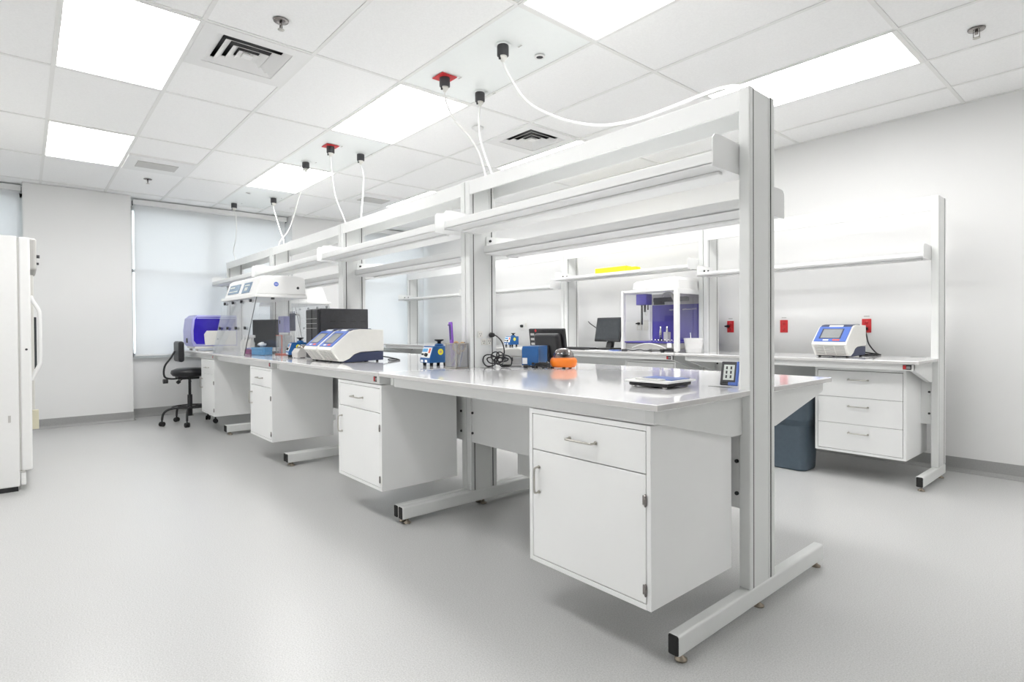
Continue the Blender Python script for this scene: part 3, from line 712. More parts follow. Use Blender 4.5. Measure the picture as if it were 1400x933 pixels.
obj('barrel', B().box(-.014, .014, -.007, .007, .0, .285, bev=.004), VIOLET, t); obj('barrel_print', B().box(-.006, .006, -.0078, -.007, .17, .27), NAVY, t)
obj('clip', B().box(-.022, -.012, -.004, .004, .262, .272), BLACK, t)
rod('pen', (CUPX+.03, CUPY-.035, ZW+.008), (CUPX-.035, CUPY+.03, ZW+.11), .004, WPLAS, 'white pen leaning low inside the mesh cup, tilted left', 'pen')
rod('pen', (CUPX-.035, CUPY-.03, ZW+.008), (CUPX+.02, CUPY+.02, ZW+.14), .004, GREYP, 'grey pen leaning right inside the mesh cup', 'pen', WPLAS)
rod('pen', (CUPX, CUPY+.02, ZW+.008), (CUPX+.03, CUPY+.04, ZW+.165), .0045, BLUEL, 'blue pen standing at the back of the mesh cup', 'pen', NAVY)
rod('marker', (CUPX-.01, CUPY+.01, ZW+.008), (CUPX-.03, CUPY+.03, ZW+.15), .007, PURPLE, 'dark purple marker low in the mesh cup', 'marker', GREYP)
t = thing('scissors', 'tan and grey handled scissors standing in the mesh cup', 'scissors', (CUPX+.0, CUPY-.005, ZW-.012), group='pens and tools in the mesh cup'); t.rotation_euler = (0, .12, .8)
for s, m in ((-1, SALMON), (1, TAN)):
    b = B(); n = 14; pts = [(s*.020+.019*math.cos(2*PI*i/n), 0, .150+.028*math.sin(2*PI*i/n)) for i in range(n+1)]
    b.tube(pts, .0055, n=8, sub=1); b.tube([(s*.012, 0, .124), (s*.003, 0, .10)], .006, n=8, sub=1)
    obj('finger_loop', b, TAN if s > 0 else TAN, t)
obj('blades', B().prism([(-.006, .10), (.006, .10), (.003, .0), (-.003, .0)], 'y', -.0015, .0015), STEEL, t)
# ------------------------------------------------------------------ coiled black cord by the second post
pts = []
for i in range(60):
    a = i*.62; r = .040+.012*math.sin(i*.9); tl = .9+.5*math.sin(i*.21)
    pts.append((-2.80+.035*math.sin(i*.13)*1.5+r*math.cos(a)*.9, 2.30+.03*math.sin(i*.17)+r*math.cos(a)*.55, ZW+.052+r*math.sin(a)*tl*.85))
pts = [(x, y, max(z, ZW+.006)) for x, y, z in pts]
cord('coiled_cord', [(-2.872, 2.33, 1.108), (-2.845, 2.345, 1.10), (-2.81, 2.36, 1.06), (-2.80, 2.37, 1.0), (-2.82, 2.37, .955)]+pts+[(-2.86, 2.43, .95), (-2.90, 2.50, .945)], 'black cord plugged into the post panel and bunched in coils below it', r=.0042, sub=4)
t = thing('plug', 'black plug pushed into the upper outlet of the second post', 'plug', (-2.896, 2.33, 1.108))
obj('plug_body', B().cyl((.006, 0, 0), (.034, 0, 0), .017, .013, n=14), BLACK, t)
# ------------------------------------------------------------------ grey benchtop device, papers, blue heater, orange minifuge
t = thing('benchtop_centrifuge', 'low grey benchtop device with dark inlet, behind the coiled cord', 'lab instrument', (-2.885, 2.555, ZW), .62)
obj('housing_base', B().prism([(-.105, .012), (-.105, .062), (.105, .062), (.105, .012), (.09, .006), (-.09, .006)], 'y', -.085, .085, bev=.008), GREYP, t)
obj('housing_top', B().prism([(-.105, .062), (-.104, .088), (-.075, .112), (.02, .120), (.09, .098), (.105, .062)], 'y', -.085, .085, bev=.01), OFFW, t)
obj('inlet_socket', B().box(-.085, -.058, -.0885, -.084, .03, .062, bev=.002), BLACK, t)
obj('power_switch', B().box(-.02, -.008, -.0885, -.084, .032, .056, bev=.002), BLACK, t)
obj('lid_catch', B().box(.06, .075, -.087, -.08, .085, .093, bev=.002), DGREY, t)
obj('rubber_feet', B().box(-.09, -.06, -.07, -.04, 0, .01).box(.05, .08, -.07, -.04, 0, .01).box(-.09, -.06, .04, .07, 0, .01).box(.05, .08, .04, .07, 0, .01), RUBBER, t)
t = thing('document_holder', 'clear document holder with white papers leaning behind the grey device', 'document holder', (-3.14, 2.76, ZW), .45); M = Matrix.Rotation(-.9, 4, 'X')
obj('clear_stand', B().box(-.10, .10, 0, .004, 0, .16, M=M), CLEAR, t)
obj('paper_sheet', B().box(-.09, .09, -.002, -.0005, .01, .15, M=M), PAPER, t)
obj('stand_back', B().box(-.10, .10, .0, .004, .0, .10, M=Matrix.Translation((0, .125, 0)) @ Matrix.Rotation(.35, 4, 'X')), CLEAR, t)
t = thing('dry_block_heater', 'plain blue metal box device with white rating label, seen from behind', 'lab instrument', (-2.665, 2.515, ZW), .50)
obj('housing', B().prism([(-.10, .016), (-.10, .120), (-.085, .136), (.10, .136), (.10, .016)], 'y', -.055, .055, bev=.003).xf(Matrix.Rotation(PI/2, 4, 'Z')), BLUE, t)
obj('rating_label', B().box(-.05, -.018, -.1015, -.100, .024, .062), PAPER, t)
obj('power_inlet', B().box(.012, .03, -.1025, -.100, .020, .034, bev=.001), BLACK, t)
obj('vent_slots', [B().box(.055, .056, -.07+i*.014, -.064+i*.014, .04, .115) for i in range(1)][0], NAVY, t)
obj('rubber_feet', B().box(-.045, -.025, -.09, -.07, 0, .016).box(.025, .045, -.09, -.07, 0, .016).box(-.045, -.025, .07, .09, 0, .016).box(.025, .045, .07, .09, 0, .016), RUBBER, t)
t = thing('mini_centrifuge', 'round orange mini centrifuge with smoked clear dome lid', 'lab instrument', (-2.46, 2.57, ZW))
obj('base_housing', B().lathe([(0, .006), (.072, .006), (.082, .018), (.085, .045), (.078, .062), (.062, .066), (0, .066)], n=36), ORANGE, t)
obj('dome_lid', B().lathe([(.064, .064), (.063, .085), (.052, .108), (.032, .121), (0, .126)], n=32), DOME, t)
obj('rotor', B().lathe([(0, .066), (.012, .068), (.040, .082), (.042, .088), (.03, .092), (.010, .090), (.008, .10), (0, .10)], n=12), BLACK, t)
obj('hinge_block', B().box(-.075, -.045, -.02, .02, .06, .074, bev=.003), ORANGE, t)
obj('rubber_feet', B().cyl((-.05, -.05, 0), (-.05, -.05, .008), .01).cyl((.05, -.05, 0), (.05, -.05, .008), .01).cyl((0, .06, 0), (0, .06, .008), .01), RUBBER, t)
pts = []
for i in range(34):
    a = i*.785; pts.append((-2.535+.062*math.cos(a)*(1+.06*math.sin(i)), 2.458+.016*math.sin(a)*(1+.3*math.sin(i*2)), ZW+.009+.0007*i+.004*math.sin(i*1.7)))
cord('folded_cord', pts+[(-2.52, 2.482, ZW+.04)], 'black cord folded in a flat bundle in front of the orange centrifuge', r=.0048, sub=3)
t = thing('plug', 'black plug lying loose left of the folded cord', 'plug', (-2.60, 2.395, ZW+.013), .6)
obj('plug_body', B().cyl((-.028, 0, 0), (.0, 0, 0), .011, .008, n=12).cyl((0, 0, 0), (.05, -.012, -.003), .0045, n=8), BLACK, t)
obj('prong', B().box(-.042, -.028, -.006, -.0045, -.003, .003).box(-.042, -.028, .0045, .006, -.003, .003), STEEL, t)
# ------------------------------------------------------------------ monitors
def touch_pc(name, label, loc, rz, seen_back=False):
    t = thing(name, label, 'computer', loc, rz); M = Matrix.Translation((0, 0, .085)) @ Matrix.Rotation(-.18, 4, 'X')
    obj('display_case', B().box(-.215, .185, -.012, .012, 0, .275, bev=.008, M=M), BLACK, t)
    obj('screen', B().box(-.197, .168, -.0135, -.0118, .025, .257, M=M), SCREEN, t)
    obj('rear_shell', B().box(-.145, .13, .012, .050, .01, .170, bev=.022, seg=3, M=M), DGREY, t)
    obj('neck', B().prism([(.0, .02), (.05, .02), (.075, .14), (.035, .14)], 'x', -.04, .04, bev=.004), BLACK, t)
    obj('stand_base', B().box(-.11, .11, -.07, .10, 0, .018, bev=.008), BLACK, t)
    return t
o = touch_pc('touch_screen_computer', 'black touch screen computer facing the camera, left of the purple robot', (-4.035, 4.93, ZB), -.12)
for c in o.children: pass
obj('screen_logo', B().box(-.006, .006, -.0145, -.0125, .075+.012, .075+.018), WPLAS, o)
t = thing('touch_screen_computer', 'black computer seen from behind, standing beyond the blue box device', 'computer', (-2.885, 2.86, ZW), PI-.08)
M = Matrix.Translation((0, .0, .045)) @ Matrix.Rotation(-.12, 4, 'X')
obj('display_case', B().box(-.20, .19, -.012, .012, 0, .205, bev=.008, M=M), BLACK, t)
obj('rear_shell', B().box(-.185, .085, .012, .060, -.01, .175, bev=.03, seg=4, M=M), VINYLB, t)
obj('screen', B().box(-.18, .17, -.0135, -.0118, .02, .19, M=M), SCREEN, t)
obj('brand_badge', B().cyl((.105, .012, .19), (.105, .0145, .19), .010, n=14).xf(M), RED, t)
b = B()
for i in range(4): b.box(.125, .165, .012, .016, .05+i*.035, .066+i*.035, M=M)
obj('port_covers', b, GREYP, t)
obj('neck', B().box(-.09, -.045, .05, .085, .0, .13, bev=.006), BLACK, t)
obj('stand_base', B().box(-.12, .06, -.04, .11, 0, .014, bev=.006), BLACK, t)
cord('monitor_cord', [(-2.72, 2.90, 1.14), (-2.66, 3.0, 1.10)]+[(-2.80, 3.6, 1.14)]+[(-4.50, 5.45, 1.12), (-4.44, 5.40, 1.02), (-4.42, 5.33, .917)][0:0]+[(-2.70, 2.96, .95), (-2.72, 2.93, .907)][0:0], 'black cord leaving the top corner of the computer seen from behind') if False else None
cord('monitor_cord', [(-4.86, 5.545, 1.235), (-4.78, 5.50, 1.20), (-4.62, 5.47, 1.13), (-4.50, 5.46, 1.09), (-4.40, 5.42, 1.04), (-4.30, 5.34, .95), (-4.27, 5.28, .917)], 'black cord drooping along the back wall to the keyboard', r=.006)
t = thing('keyboard', 'black keyboard lying on the wall bench in front of the touch screen computer', 'keyboard', (-4.30, 4.76, ZB), -.05)
obj('tray', B().box(-.22, .22, -.07, .07, .002, .018, bev=.004), BLACK, t)
b = B()
for r in range(5):
    for i in range(15): b.box(-.205+i*.0275, -.183+i*.0275, -.058+r*.0235, -.040+r*.0235, .018, .0235)
o = obj('keys', b, DGREY, t); o['kind'] = 'stuff'
t = thing('paper_sheet', 'white paper sheet lying at the bench edge below the touch screen computer', 'paper', (-3.95, 4.66, ZB), .1)
obj('sheet', B().box(-.14, .14, -.06, .06, 0, .0015), PAPER, t)
tag(obj('blue_booklet', B().box(-.06, .06, -.03, .03, 0, .006, bev=.001), BLUEL, loc=(-3.78, 4.74, ZB+.0015)), 'small blue and white leaflet between keyboard and robot', 'leaflet')
# ------------------------------------------------------------------ liquid handling robot
t = thing('liquid_handling_robot', 'white framed lab robot with clear sides and purple back panel', 'lab instrument', (-3.33, 4.98, ZB))
hw, y0, y1 = .315, -.29, .20
H0, H1 = .10, .615
obj('deck_base', B().box(-hw+.01, hw-.01, y0+.03, y1, .03, H0-.012, bev=.01), GREYP, t)
obj('deck_plate', B().box(-hw+.01, hw-.01, y0+.01, y1, H0-.012, H0, bev=.002), PURPLE, t)
b = B()
n = 14; arc = [(-.20+.40*i/n, .035+.045*math.sin(PI*i/n)) for i in range(n+1)]
b.prism(arc+[(.20, .03), (-.20, .03)], 'y', y0+.005, y0+.03)
obj('front_arch', b, GREYP, t)
b = B().tube([(x, y0+.003, z+.002) for x, z in arc], .006, n=8, sub=1); obj('arch_trim', b, WPLAS, t)
for (sx, yy, wd) in ((-1, y0, .030), (1, y0, .048)):
    obj('corner_post', B().box(sx*hw-wd/2, sx*hw+wd/2, yy-.012, yy+.032, .012, H1+.005, bev=.009, seg=3), WPLAS, t)
obj('corner_post', B().box(hw-.015, hw+.012, y1-.03, y1, .03, H1, bev=.006), WPLAS, t)
obj('corner_post', B().box(-hw-.012, -hw+.015, y1-.03, y1, .03, H1, bev=.006), WPLAS, t)
obj('top_frame', B().box(-hw, hw, y0, y0+.02, H1-.022, H1+.004, bev=.005).box(-hw-.008, -hw+.012, y0, y1, H1-.03, H1, bev=.005).box(hw-.012, hw+.01, y0, y1, H1-.05, H1, bev=.005), WPLAS, t)
lidp = [(-hw+.08, H1), (-hw+.095, H1+.075), (-hw+.13, H1+.095), (hw-.06, H1+.120), (hw-.01, H1+.085), (hw+.0, H1)]
obj('top_cover', B().prism(lidp, 'y', y0+.05, y1, bev=.015, seg=3), WPLAS, t)
obj('rear_upright', B().box(-.305, -.285, y1-.02, y1, H0, H1-.02), WPLAS, t)
bp = obj('right_back_panel', B().box(-.285, hw-.012, y1-.014, y1-.002, H0, .48), PURPLE, t)
text('panel_lettering', 'eppendorf', .026, bp, (-.02, y1-.0150, .420), (PI/2, 0, 0), PAPER, align='CENTER')
text('panel_lettering', 'epMotion 5073', .026, bp, (.165, y1-.0150, .420), (PI/2, 0, 0), PAPER, align='CENTER')
obj('upper_back_panel', B().box(-.285, hw-.012, y1-.014, y1-.002, .48, H1-.02), GREYP, t)
obj('side_window', B().box(hw-.001, hw+.001, y0+.04, y1-.03, H0+.02, H1-.05), CLEAN, t)
obj('front_window', B().box(-hw+.02, hw-.03, y0+.008, y0+.010, .30, H1-.022), CLEAN, t)
hd = obj('pipetting_head', B().box(-.20, -.075, -.22, -.12, .47, H1-.035, bev=.005), PURPLE, t)
obj('head_tool', B().box(-.168, -.155, -.18, -.165, .27, .47).cyl((-.125, -.17, .40), (-.125, -.17, .47), .012, n=12).cyl((-.09, -.17, .42), (-.09, -.17, .47), .008, n=10), DGREY, hd)
obj('head_hose', B().tube([(-.14, -.15, .47), (-.135, -.16, .40), (-.12, -.16, .36), (-.105, -.16, .40), (-.10, -.15, .47)], .004, n=6), OFFW, hd)
obj('gantry_rail', B().box(-.09, hw-.02, -.08, -.03, .50, .545, bev=.006).box(-.07, .05, -.1, -.08, .47, .50, bev=.004), DGREY, t)
b = B(); b.tube([(.0, -.06, .53), (.05, -.08, .58), (.12, -.08, .58), (.16, -.07, .50), (.20, -.07, .49)], .014, n=8); obj('cable_chain', b, GREYP, t)
for x in (.03, .105):
    q = obj('tip_holder', B().box(x-.025, x+.025, -.15, -.10, H0, H0+.095 if x > .05 else H0+.02, bev=.002), GREYP if x > .05 else NAVY, t)
    obj('cylinder', B().lathe([(0, 0), (.012, 0), (.014, .08), (.008, .12), (.010, .14), (0, .145)], (x, -.125, H0+.01)), CHROME, q)
b = B()
for i in range(8): b.cyl((-.02+i*.038, -.2, H0), (-.02+i*.038, -.2, H0+.022), .006, n=8)
obj('deck_pins', b, CHROME, t)
obj('port_sticker', B().box(.215, .265, y0-.004, y0+.0, .045, .09, bev=.001), PAPER, t)
obj('base_feet', B().cyl((-hw, y0+.01, 0), (-hw, y0+.01, .014), .014).cyl((hw, y0+.01, 0), (hw, y0+.01, .014), .016).cyl((-hw+.03, y1-.05, 0), (-hw+.03, y1-.05, .032), .016).cyl((hw-.03, y1-.05, 0), (hw-.03, y1-.05, .032), .016), CHROME, t)
obj('base_drawer', B().box(.12, .27, y0+.018, y0+.028, .006, .032), DGREY, t)
cord('robot_cord', [(-3.62, 4.70, ZB+.02), (-3.50, 4.66, ZB+.01), (-3.42, 4.67, ZB+.02), (-3.34, 4.65, ZB+.012), (-3.22, 4.66, ZB+.02), (-3.16, 4.67, ZB+.012)], 'thin black cord lying in front of the robot base', r=.004)
t = thing('adapter_block', 'small black connector block at the right end of the thin cord', 'adapter', (-3.15, 4.665, ZB))
obj('block', B().box(-.015, .015, -.012, .012, 0, .03, bev=.003).box(-.028, .028, -.006, .006, .008, .02, bev=.002), BLACK, t)
t = thing('adapter_block', 'small dark cluster of connectors at the left foot of the robot', 'adapter', (-3.60, 4.66, ZB))
obj('block', B().box(-.03, .03, -.012, .012, 0, .022, bev=.003).box(-.02, .0, -.016, -.012, .004, .016), DGREY, t)
t = thing('waste_tub', 'white ribbed plastic tub with a white stick, right of the robot', 'tub', (-2.90, 4.80, ZB))
t.scale = (.8, .8, .9)
b = B(); prof = [(0, .002), (.085, .002), (.112, .145), (.116, .150), (.110, .152), (.104, .145), (.082, .008), (0, .006)]
obj('tub_wall', b.lathe(prof, n=28), WPLAS, t)
for zz in (.05, .10):
    r = .085+.027*zz/.145; obj('rib', B().lathe([(r, zz-.003), (r+.002, zz), (r, zz+.003)], n=28), WPLAS, t)
obj('stick', B().cyl((-.03, .0, .03), (-.035, -.01, .21), .004, n=8), PAPER, t)
t = thing('yellow_box', 'long bright yellow box lying on the wall bench shelf', 'box', (-4.02, 5.00, 1.7365))
obj('box_body', B().box(-.215, .215, -.05, .05, 0, .088, bev=.003), YELLOW, t)
obj('box_tab', B().box(.215, .34, -.045, .045, .0, .07, bev=.003), YELLOW, t)
# ------------------------------------------------------------------ wall outlets
def red_outlet(x, label):
    t = thing('red_wall_outlet', label, 'outlet', (x, YB-.0005, 1.155), group='red outlets on the back wall')
    obj('cover_plate', B().box(-.036, .036, -.006, 0, -.06, .06, bev=.002, seg=1), RED, t)
    for s in (-1, 1):
        r = obj('receptacle', B().lathe([(0, 0), (.017, 0), (.016, .002), (0, .002)], n=16).xf(Matrix.Translation((0, -.006, s*.028)) @ Matrix.Rotation(PI/2, 4, 'X')), RED, t)
        obj('slots', B().box(-.007, -.005, -.0088, -.008, s*.028-.001, s*.028+.008).box(.005, .007, -.0088, -.008, s*.028-.001, s*.028+.008), BLACK, r)
    obj('circuit_tag', B().box(-.022, .022, -.0015, 0, .078, .088), GREYP, t)
for x, l in ((-2.936, 'left red wall outlet, with a black plug, beside the wall bench post'), (-2.393, 'middle red wall outlet, empty, seen just right of the tall end post'), (-1.689, 'right red wall outlet, above the lone thermal cycler')):
    red_outlet(x, l)
for x, l in ((-2.955, 'black plug in the left red wall outlet'), (-1.689, 'black plug in the right red wall outlet')):
    t = thing('plug', l, 'plug', (x, YB-.0085, 1.130 if x > -2 else 1.16))
    obj('plug_body', B().cyl((0, 0, 0), (0, -.03, 0), .015, .012, n=12).box(-.03, .0, -.03, -.012, -.008, .008, bev=.003), BLACK, t)
t = thing('white_wall_outlet', 'white wall outlet with a small black plug, left of the computer seen from behind', 'outlet', (-6.12, YB-.0005, 1.20))
obj('cover_plate', B().box(-.08, .08, -.006, 0, -.07, .07, bev=.002, seg=1), WPLAS, t)
obj('receptacle', B().box(.02, .055, -.008, -.006, -.03, .03, bev=.002), OFFW, t)
t = thing('plug', 'small black plug in the white wall outlet', 'plug', (-6.16, YB-.0075, 1.185))
obj('plug_body', B().cyl((0, 0, 0), (0, -.03, 0), .022, .018, n=12), BLACK, t)
t = thing('white_wall_outlet', 'white double wall outlet seen through the left side of the robot', 'outlet', (-4.08, YB-.0005, 1.18))
obj('cover_plate', B().box(-.036, .036, -.006, 0, -.06, .06, bev=.002, seg=1).box(.06, .13, -.006, 0, -.06, .06, bev=.002, seg=1), OFFW, t)
obj('receptacle', B().box(-.017, .017, -.008, -.006, .008, .045, bev=.002).box(-.017, .017, -.008, -.006, -.045, -.008, bev=.002), WPLAS, t)
t = thing('plug', 'black plug in the white outlet seen through the robot', 'plug', (-4.08, YB-.0085, 1.20))
obj('plug_body', B().cyl((0, 0, 0), (0, -.03, 0), .016, .012, n=12).box(-.03, .0, -.03, -.012, -.008, .008, bev=.003), BLACK, t)
# ------------------------------------------------------------------ balance and timer at the near end
t = thing('lab_balance', 'flat white and blue balance with black underside near the end of the island', 'balance', (-1.40, 2.055, ZW), .02)
t.scale = (.74, .74, .9)
obj('underbody', B().box(-.125, .125, -.13, .13, .006, .026, bev=.008), BLACK, t)
obj('rim', B().box(-.142, .142, -.150, .150, .024, .034, bev=.009, seg=3), WPLAS, t)
obj('weighing_plate', B().box(-.115, .115, -.06, .125, .034, .037, bev=.004), BLUEL, t)
obj('display_bar', B().box(-.085, .085, -.125, -.075, .034, .042, bev=.004), WPLAS, t)
obj('lcd_window', B().box(-.05, .05, -.112, -.09, .042, .0425), LCD, t)
b = B()
for sx in (-.1, .1):
    for sy in (-.11, .11): b.lathe([(0, 0), (.014, 0), (.014, .006), (.007, .008), (.007, .014), (0, .014)], (sx, sy, 0), n=12)
obj('levelling_feet', b, CHROME, t)
t = thing('digital_timer', 'small dark and blue digital timer leaning on its stand beside the end post', 'timer', (-1.195, 2.245, ZW), .18)
M = Matrix.Translation((0, 0, .004)) @ Matrix.Rotation(-.30, 4, 'X')
obj('timer_case', B().box(-.034, .034, -.006, .006, 0, .103, bev=.004, M=M), DGREY, t)
obj('blue_edge', B().box(.028, .039, -.008, .010, .0, .104, bev=.004, M=M).box(-.0, .036, -.0085, .004, .0, .014, bev=.003, M=M), BLUEL, t)
s = obj('lcd_window', B().box(-.022, .022, -.0068, -.0058, .022, .088, M=M), LCDW, t)
b = B()
for r in range(3):
    for i in range(2): b.box(-.013+i*.018, -.006+i*.018, -.0072, -.0066, .030+r*.019, .043+r*.019, M=M)
obj('lcd_digits', b, DGREY, s)
obj('button_row', B().box(-.024, .0, -.008, -.006, .008, .015, bev=.001, M=M), BLACK, t)
obj('wire_stand', B().tube([(.02, .022, .07), (.022, .052, .002), (-.02, .052, .002), (-.02, .022, .07)], .002, n=6, sub=1), BLACK, t)
# ------------------------------------------------------------------ clear workstation hoods
def hood(label, loc, rz, w=1.15):
    t = thing('pcr_hood', label, 'hood', loc, rz, group='clear sided workstation hoods')
    hw = w/2; d = .60; yb = d/2; yf = -d/2; yt = yf+.115; zr = .565; zt = .775
    # base rail
    obj('base_rail', B().box(-hw, hw, yf, yf+.012, 0, .010).box(-hw, -hw+.012, yf, yb, 0, .010).box(hw-.012, hw, yf, yb, 0, .010).box(-hw, hw, yb-.012, yb, 0, .010), CLEAR, t)
    def plate(pts, th, ax):
        b = B(); n = len(pts); A = [b.bm.verts.new(Vector(p)) for p in pts]; C = [b.bm.verts.new(Vector(p)+Vector(ax)*th) for p in pts]
        b.bm.faces.new(A); b.bm.faces.new(C[::-1])
        for i in range(n): b.bm.faces.new((A[i], C[i], C[(i+1) % n], A[(i+1) % n]))
        bmesh.ops.recalc_face_normals(b.bm, faces=b.bm.faces); return b
    obj('side_panel', plate([(hw-.005, yf, .01), (hw-.005, yb, .01), (hw-.005, yb, zr), (hw-.005, yt, zr)], .005, (1, 0, 0)), CLEAR, t)
    obj('side_panel', plate([(-hw, yf, .01), (-hw, yb, .01), (-hw, yb, zr), (-hw, yt, zr)], .005, (1, 0, 0)), CLEAR, t)
    zm = .27; ym = yf+(yt-yf)*zm/zr
    obj('lower_sash', plate([(-hw, yf, .008), (hw, yf, .008), (hw, ym, zm), (-hw, ym, zm)], .005, (0, -1, 0)), CLEAR, t)
    obj('upper_sash', plate([(-hw, ym, zm), (hw, ym, zm), (hw, yt, zr), (-hw, yt, zr)], .005, (0, -1, 0)), CLEAR, t)
    obj('edge_strip', B().tube([(hw, yf, .01), (hw, yt, zr)], .004, n=6, sub=1), DGREY, t)
    for zz, yy in ((zm, ym), (zr-.03, yt-.006)):
        for i in range(4):
            x = -hw+.12+i*(w-.24)/3
            obj('knob', B().cyl((x, yy-.006, zz), (x, yy-.024, zz), .015, n=12), BLACK, t)
    b = B().prism([(yt-.025, zr), (yt-.025, zr+.03), (yb+.0, zr+.03), (yb+.0, zr)], 'x', -hw-.012, hw+.012, bev=.006)
    obj('top_rim', b, WPLAS, t)
    pr = [(yt-.01, zr+.03), (yt+.045, zt-.02), (yt+.07, zt), (yb-.10, zt+.012), (yb-.02, zt-.01), (yb-.005, zr+.03)]
    b = B().prism(pr, 'x', -hw+.06, hw-.005, bev=.012, seg=3); obj('top_housing', b, WPLAS, t)
    a = math.atan2(zt-.02-zr-.03, .055); M = Matrix.Translation((0, yt-.01, zr+.03)) @ Matrix.Rotation(a, 4, 'X')
    f = obj('display_panel', B().box(-hw+.17, -hw+.55, .035, .135, .0, .006, M=M), LCDB, t)
    obj('display_lines', B().box(-hw+.20, -hw+.36, .10, .115, .006, .0075, M=M).box(-hw+.20, -hw+.50, .055, .065, .006, .0075, M=M), LCDW, f)
    f = obj('display_panel', B().box(-hw+.68, -hw+.93, .025, .135, .0, .006, M=M), LCDB, t)
    obj('display_lines', B().box(-hw+.72, -hw+.88, .10, .112, .006, .0075, M=M).box(-hw+.75, -hw+.84, .05, .085, .006, .0075, M=M), LCDW, f)
    xs_ = hw-.005
    lg = obj('round_logo', B().cyl((xs_, .0, zr+.13), (xs_+.002, .0, zr+.13), .022, n=20), BLUEL, t)
    obj('logo_band', B().box(xs_+.002, xs_+.003, -.014, .014, zr+.122, zr+.138), LILAC, lg)
    obj('port_hole', B().cyl((xs_, .21, zr+.10), (xs_+.003, .21, zr+.10), .013, n=14), BLACK, t)
    obj('catch', B().box(hw-.01, hw+.008, -.05, -.02, zr-.02, zr, bev=.002), BLACK, t)
    return t
hood('clear sided workstation hood with white top and two displays, on the aisle side', (-6.195, 1.862, ZW), 0)
hood('second white topped hood, on the far side of the island behind the first', (-7.375, 2.705, ZW), PI)
# things inside and behind the front hood
t = thing('flat_monitor', 'black flat box standing inside the clear hood', 'monitor', (-6.36, 1.99, ZW+.002), .7)
obj('screen_case', B().box(-.14, .14, -.03, .03, .06, .36, bev=.006), DGREY, t); obj('screen', B().box(-.128, .128, -.032, -.03, .075, .345), SCREEN, t)
obj('stand', B().box(-.05, .05, -.03, .04, 0, .07, bev=.004).box(-.10, .10, -.08, .09, 0, .012, bev=.003), BLACK, t)
t = thing('tip_box', 'light blue plastic box inside the hood', 'box', (-5.88, 1.80, ZW+.002), .35)
obj('box_body', B().box(-.10, .10, -.045, .045, 0, .055, bev=.004), LBLUE, t); obj('box_lid', B().box(-.103, .103, -.048, .048, .055, .075, bev=.004), LBLUE, t)
t = thing('tube_rack', 'dark magenta tube rack beside the light blue box in the hood', 'rack', (-6.14, 1.77, ZW+.002), .2)
obj('rack_body', B().box(-.055, .055, -.04, .04, 0, .05, bev=.003), mat('magenta_plastic', (.22, .03, .14), .4, noise=.1), t)
b = B()
for i in range(4):
    for j in range(3): b.cyl((-.04+i*.027, -.025+j*.025, .05), (-.04+i*.027, -.025+j*.025, .065), .008, n=8)
o = obj('tube_caps', b, LILAC, t)
for i, (x, y, l) in enumerate(((-6.62, 1.84, 'leftmost of three white spray bottles inside the hood'), (-6.46, 1.83, 'middle of three white spray bottles inside the hood'), (-6.30, 1.82, 'right of three white spray bottles inside the hood'))):
    t = thing('spray_bottle', l, 'bottle', (x, y, ZW+.002), .4*i, 'white bottles in the hood')
    obj('bottle_body', B().lathe([(0, 0), (.036, 0), (.038, .01), (.038, .11), (.028, .135), (.013, .15), (.013, .165), (0, .165)], n=18), OFFW, t)
    obj('trigger_head', B().box(-.012, .045, -.01, .01, .165, .195, bev=.004).box(.02, .028, -.005, .005, .13, .168), WPLAS, t)
t = thing('tissue_wipes', 'crumpled white wipes on top of the light blue box', 'tissue', (-5.91, 1.81, ZW+.0775))
b = B(); b.ball((0, 0, .022), .022, sx=2.6, sy=1.6, u=14, v=8)
for v in b.bm.verts: v.co += Vector((random.uniform(-.008, .008), random.uniform(-.008, .008), random.uniform(-.003, .010)))
obj('wipes', b, PAPER, t)
t = thing('acrylic_shield', 'clear acrylic box with red edges to the right of the hood', 'acrylic box', (-5.78, 1.985, ZW+.002), 0)
b = B()
for s in (-1, 1): b.box(-.08, .08, s*.05-.002, s*.05+.002, .008, .19).box(s*.08-.002, s*.08+.002, -.05, .05, .008, .19)
obj('clear_walls', b, CLEAR, t)
obj('red_base', B().box(-.09, .09, -.06, .06, 0, .008), SALMON, t)
obj('red_edge', B().box(.078, .084, -.054, -.048, .008, .19).box(-.084, .084, -.054, -.048, .19, .195), SALMON, t)
t = thing('analyser', 'lilac box instrument on legs inside the clear hood, left of the dark pipettes', 'lab instrument', (-6.02, 2.085, ZW+.002))
t.scale = (.62, .55, 1)
obj('housing', B().box(-.10, .16, -.10, .10, .22, .39, bev=.006), LILAC, t)
obj('round_port', B().cyl((-.02, -.10, .33), (-.02, -.106, .33), .02, n=14), BLACK, t)
obj('support_leg', B().box(-.09, -.06, -.08, .08, 0, .2).box(.12, .15, -.08, .08, 0, .2), GREYP, t)
t = thing('pipette_stand', 'stand of dark handled pipettes seen through the hood', 'pipette stand', (-5.81, 2.100, ZW+.002))
t.scale = (.8, .7, .88)
obj('stand_pole', B().cyl((0, 0, .01), (0, 0, .46), .008, n=10).box(-.09, .09, -.01, .01, .45, .465, bev=.003), DGREY, t)
obj('stand_base', B().box(-.10, .10, -.07, .07, 0, .012, bev=.004), GREYP, t)
for i in range(4):
    x = -.072+i*.048
    p = obj('pipette', B().cyl((x, -.025, .27), (x, -.025, .47), .013, n=10).cyl((x, -.025, .47), (x, -.025, .495), .006, n=8), NAVY, t)
    obj('pipette_shaft', B().cyl((x, -.025, .10), (x, -.025, .27), .004, .009, n=8), WPLAS, p)
obj('curved_arm', B().tube([(.05, 0, .46), (.13, 0, .455), (.19, 0, .44), (.205, 0, .38), (.20, 0, .33)], .007, n=8), GREYP, t)
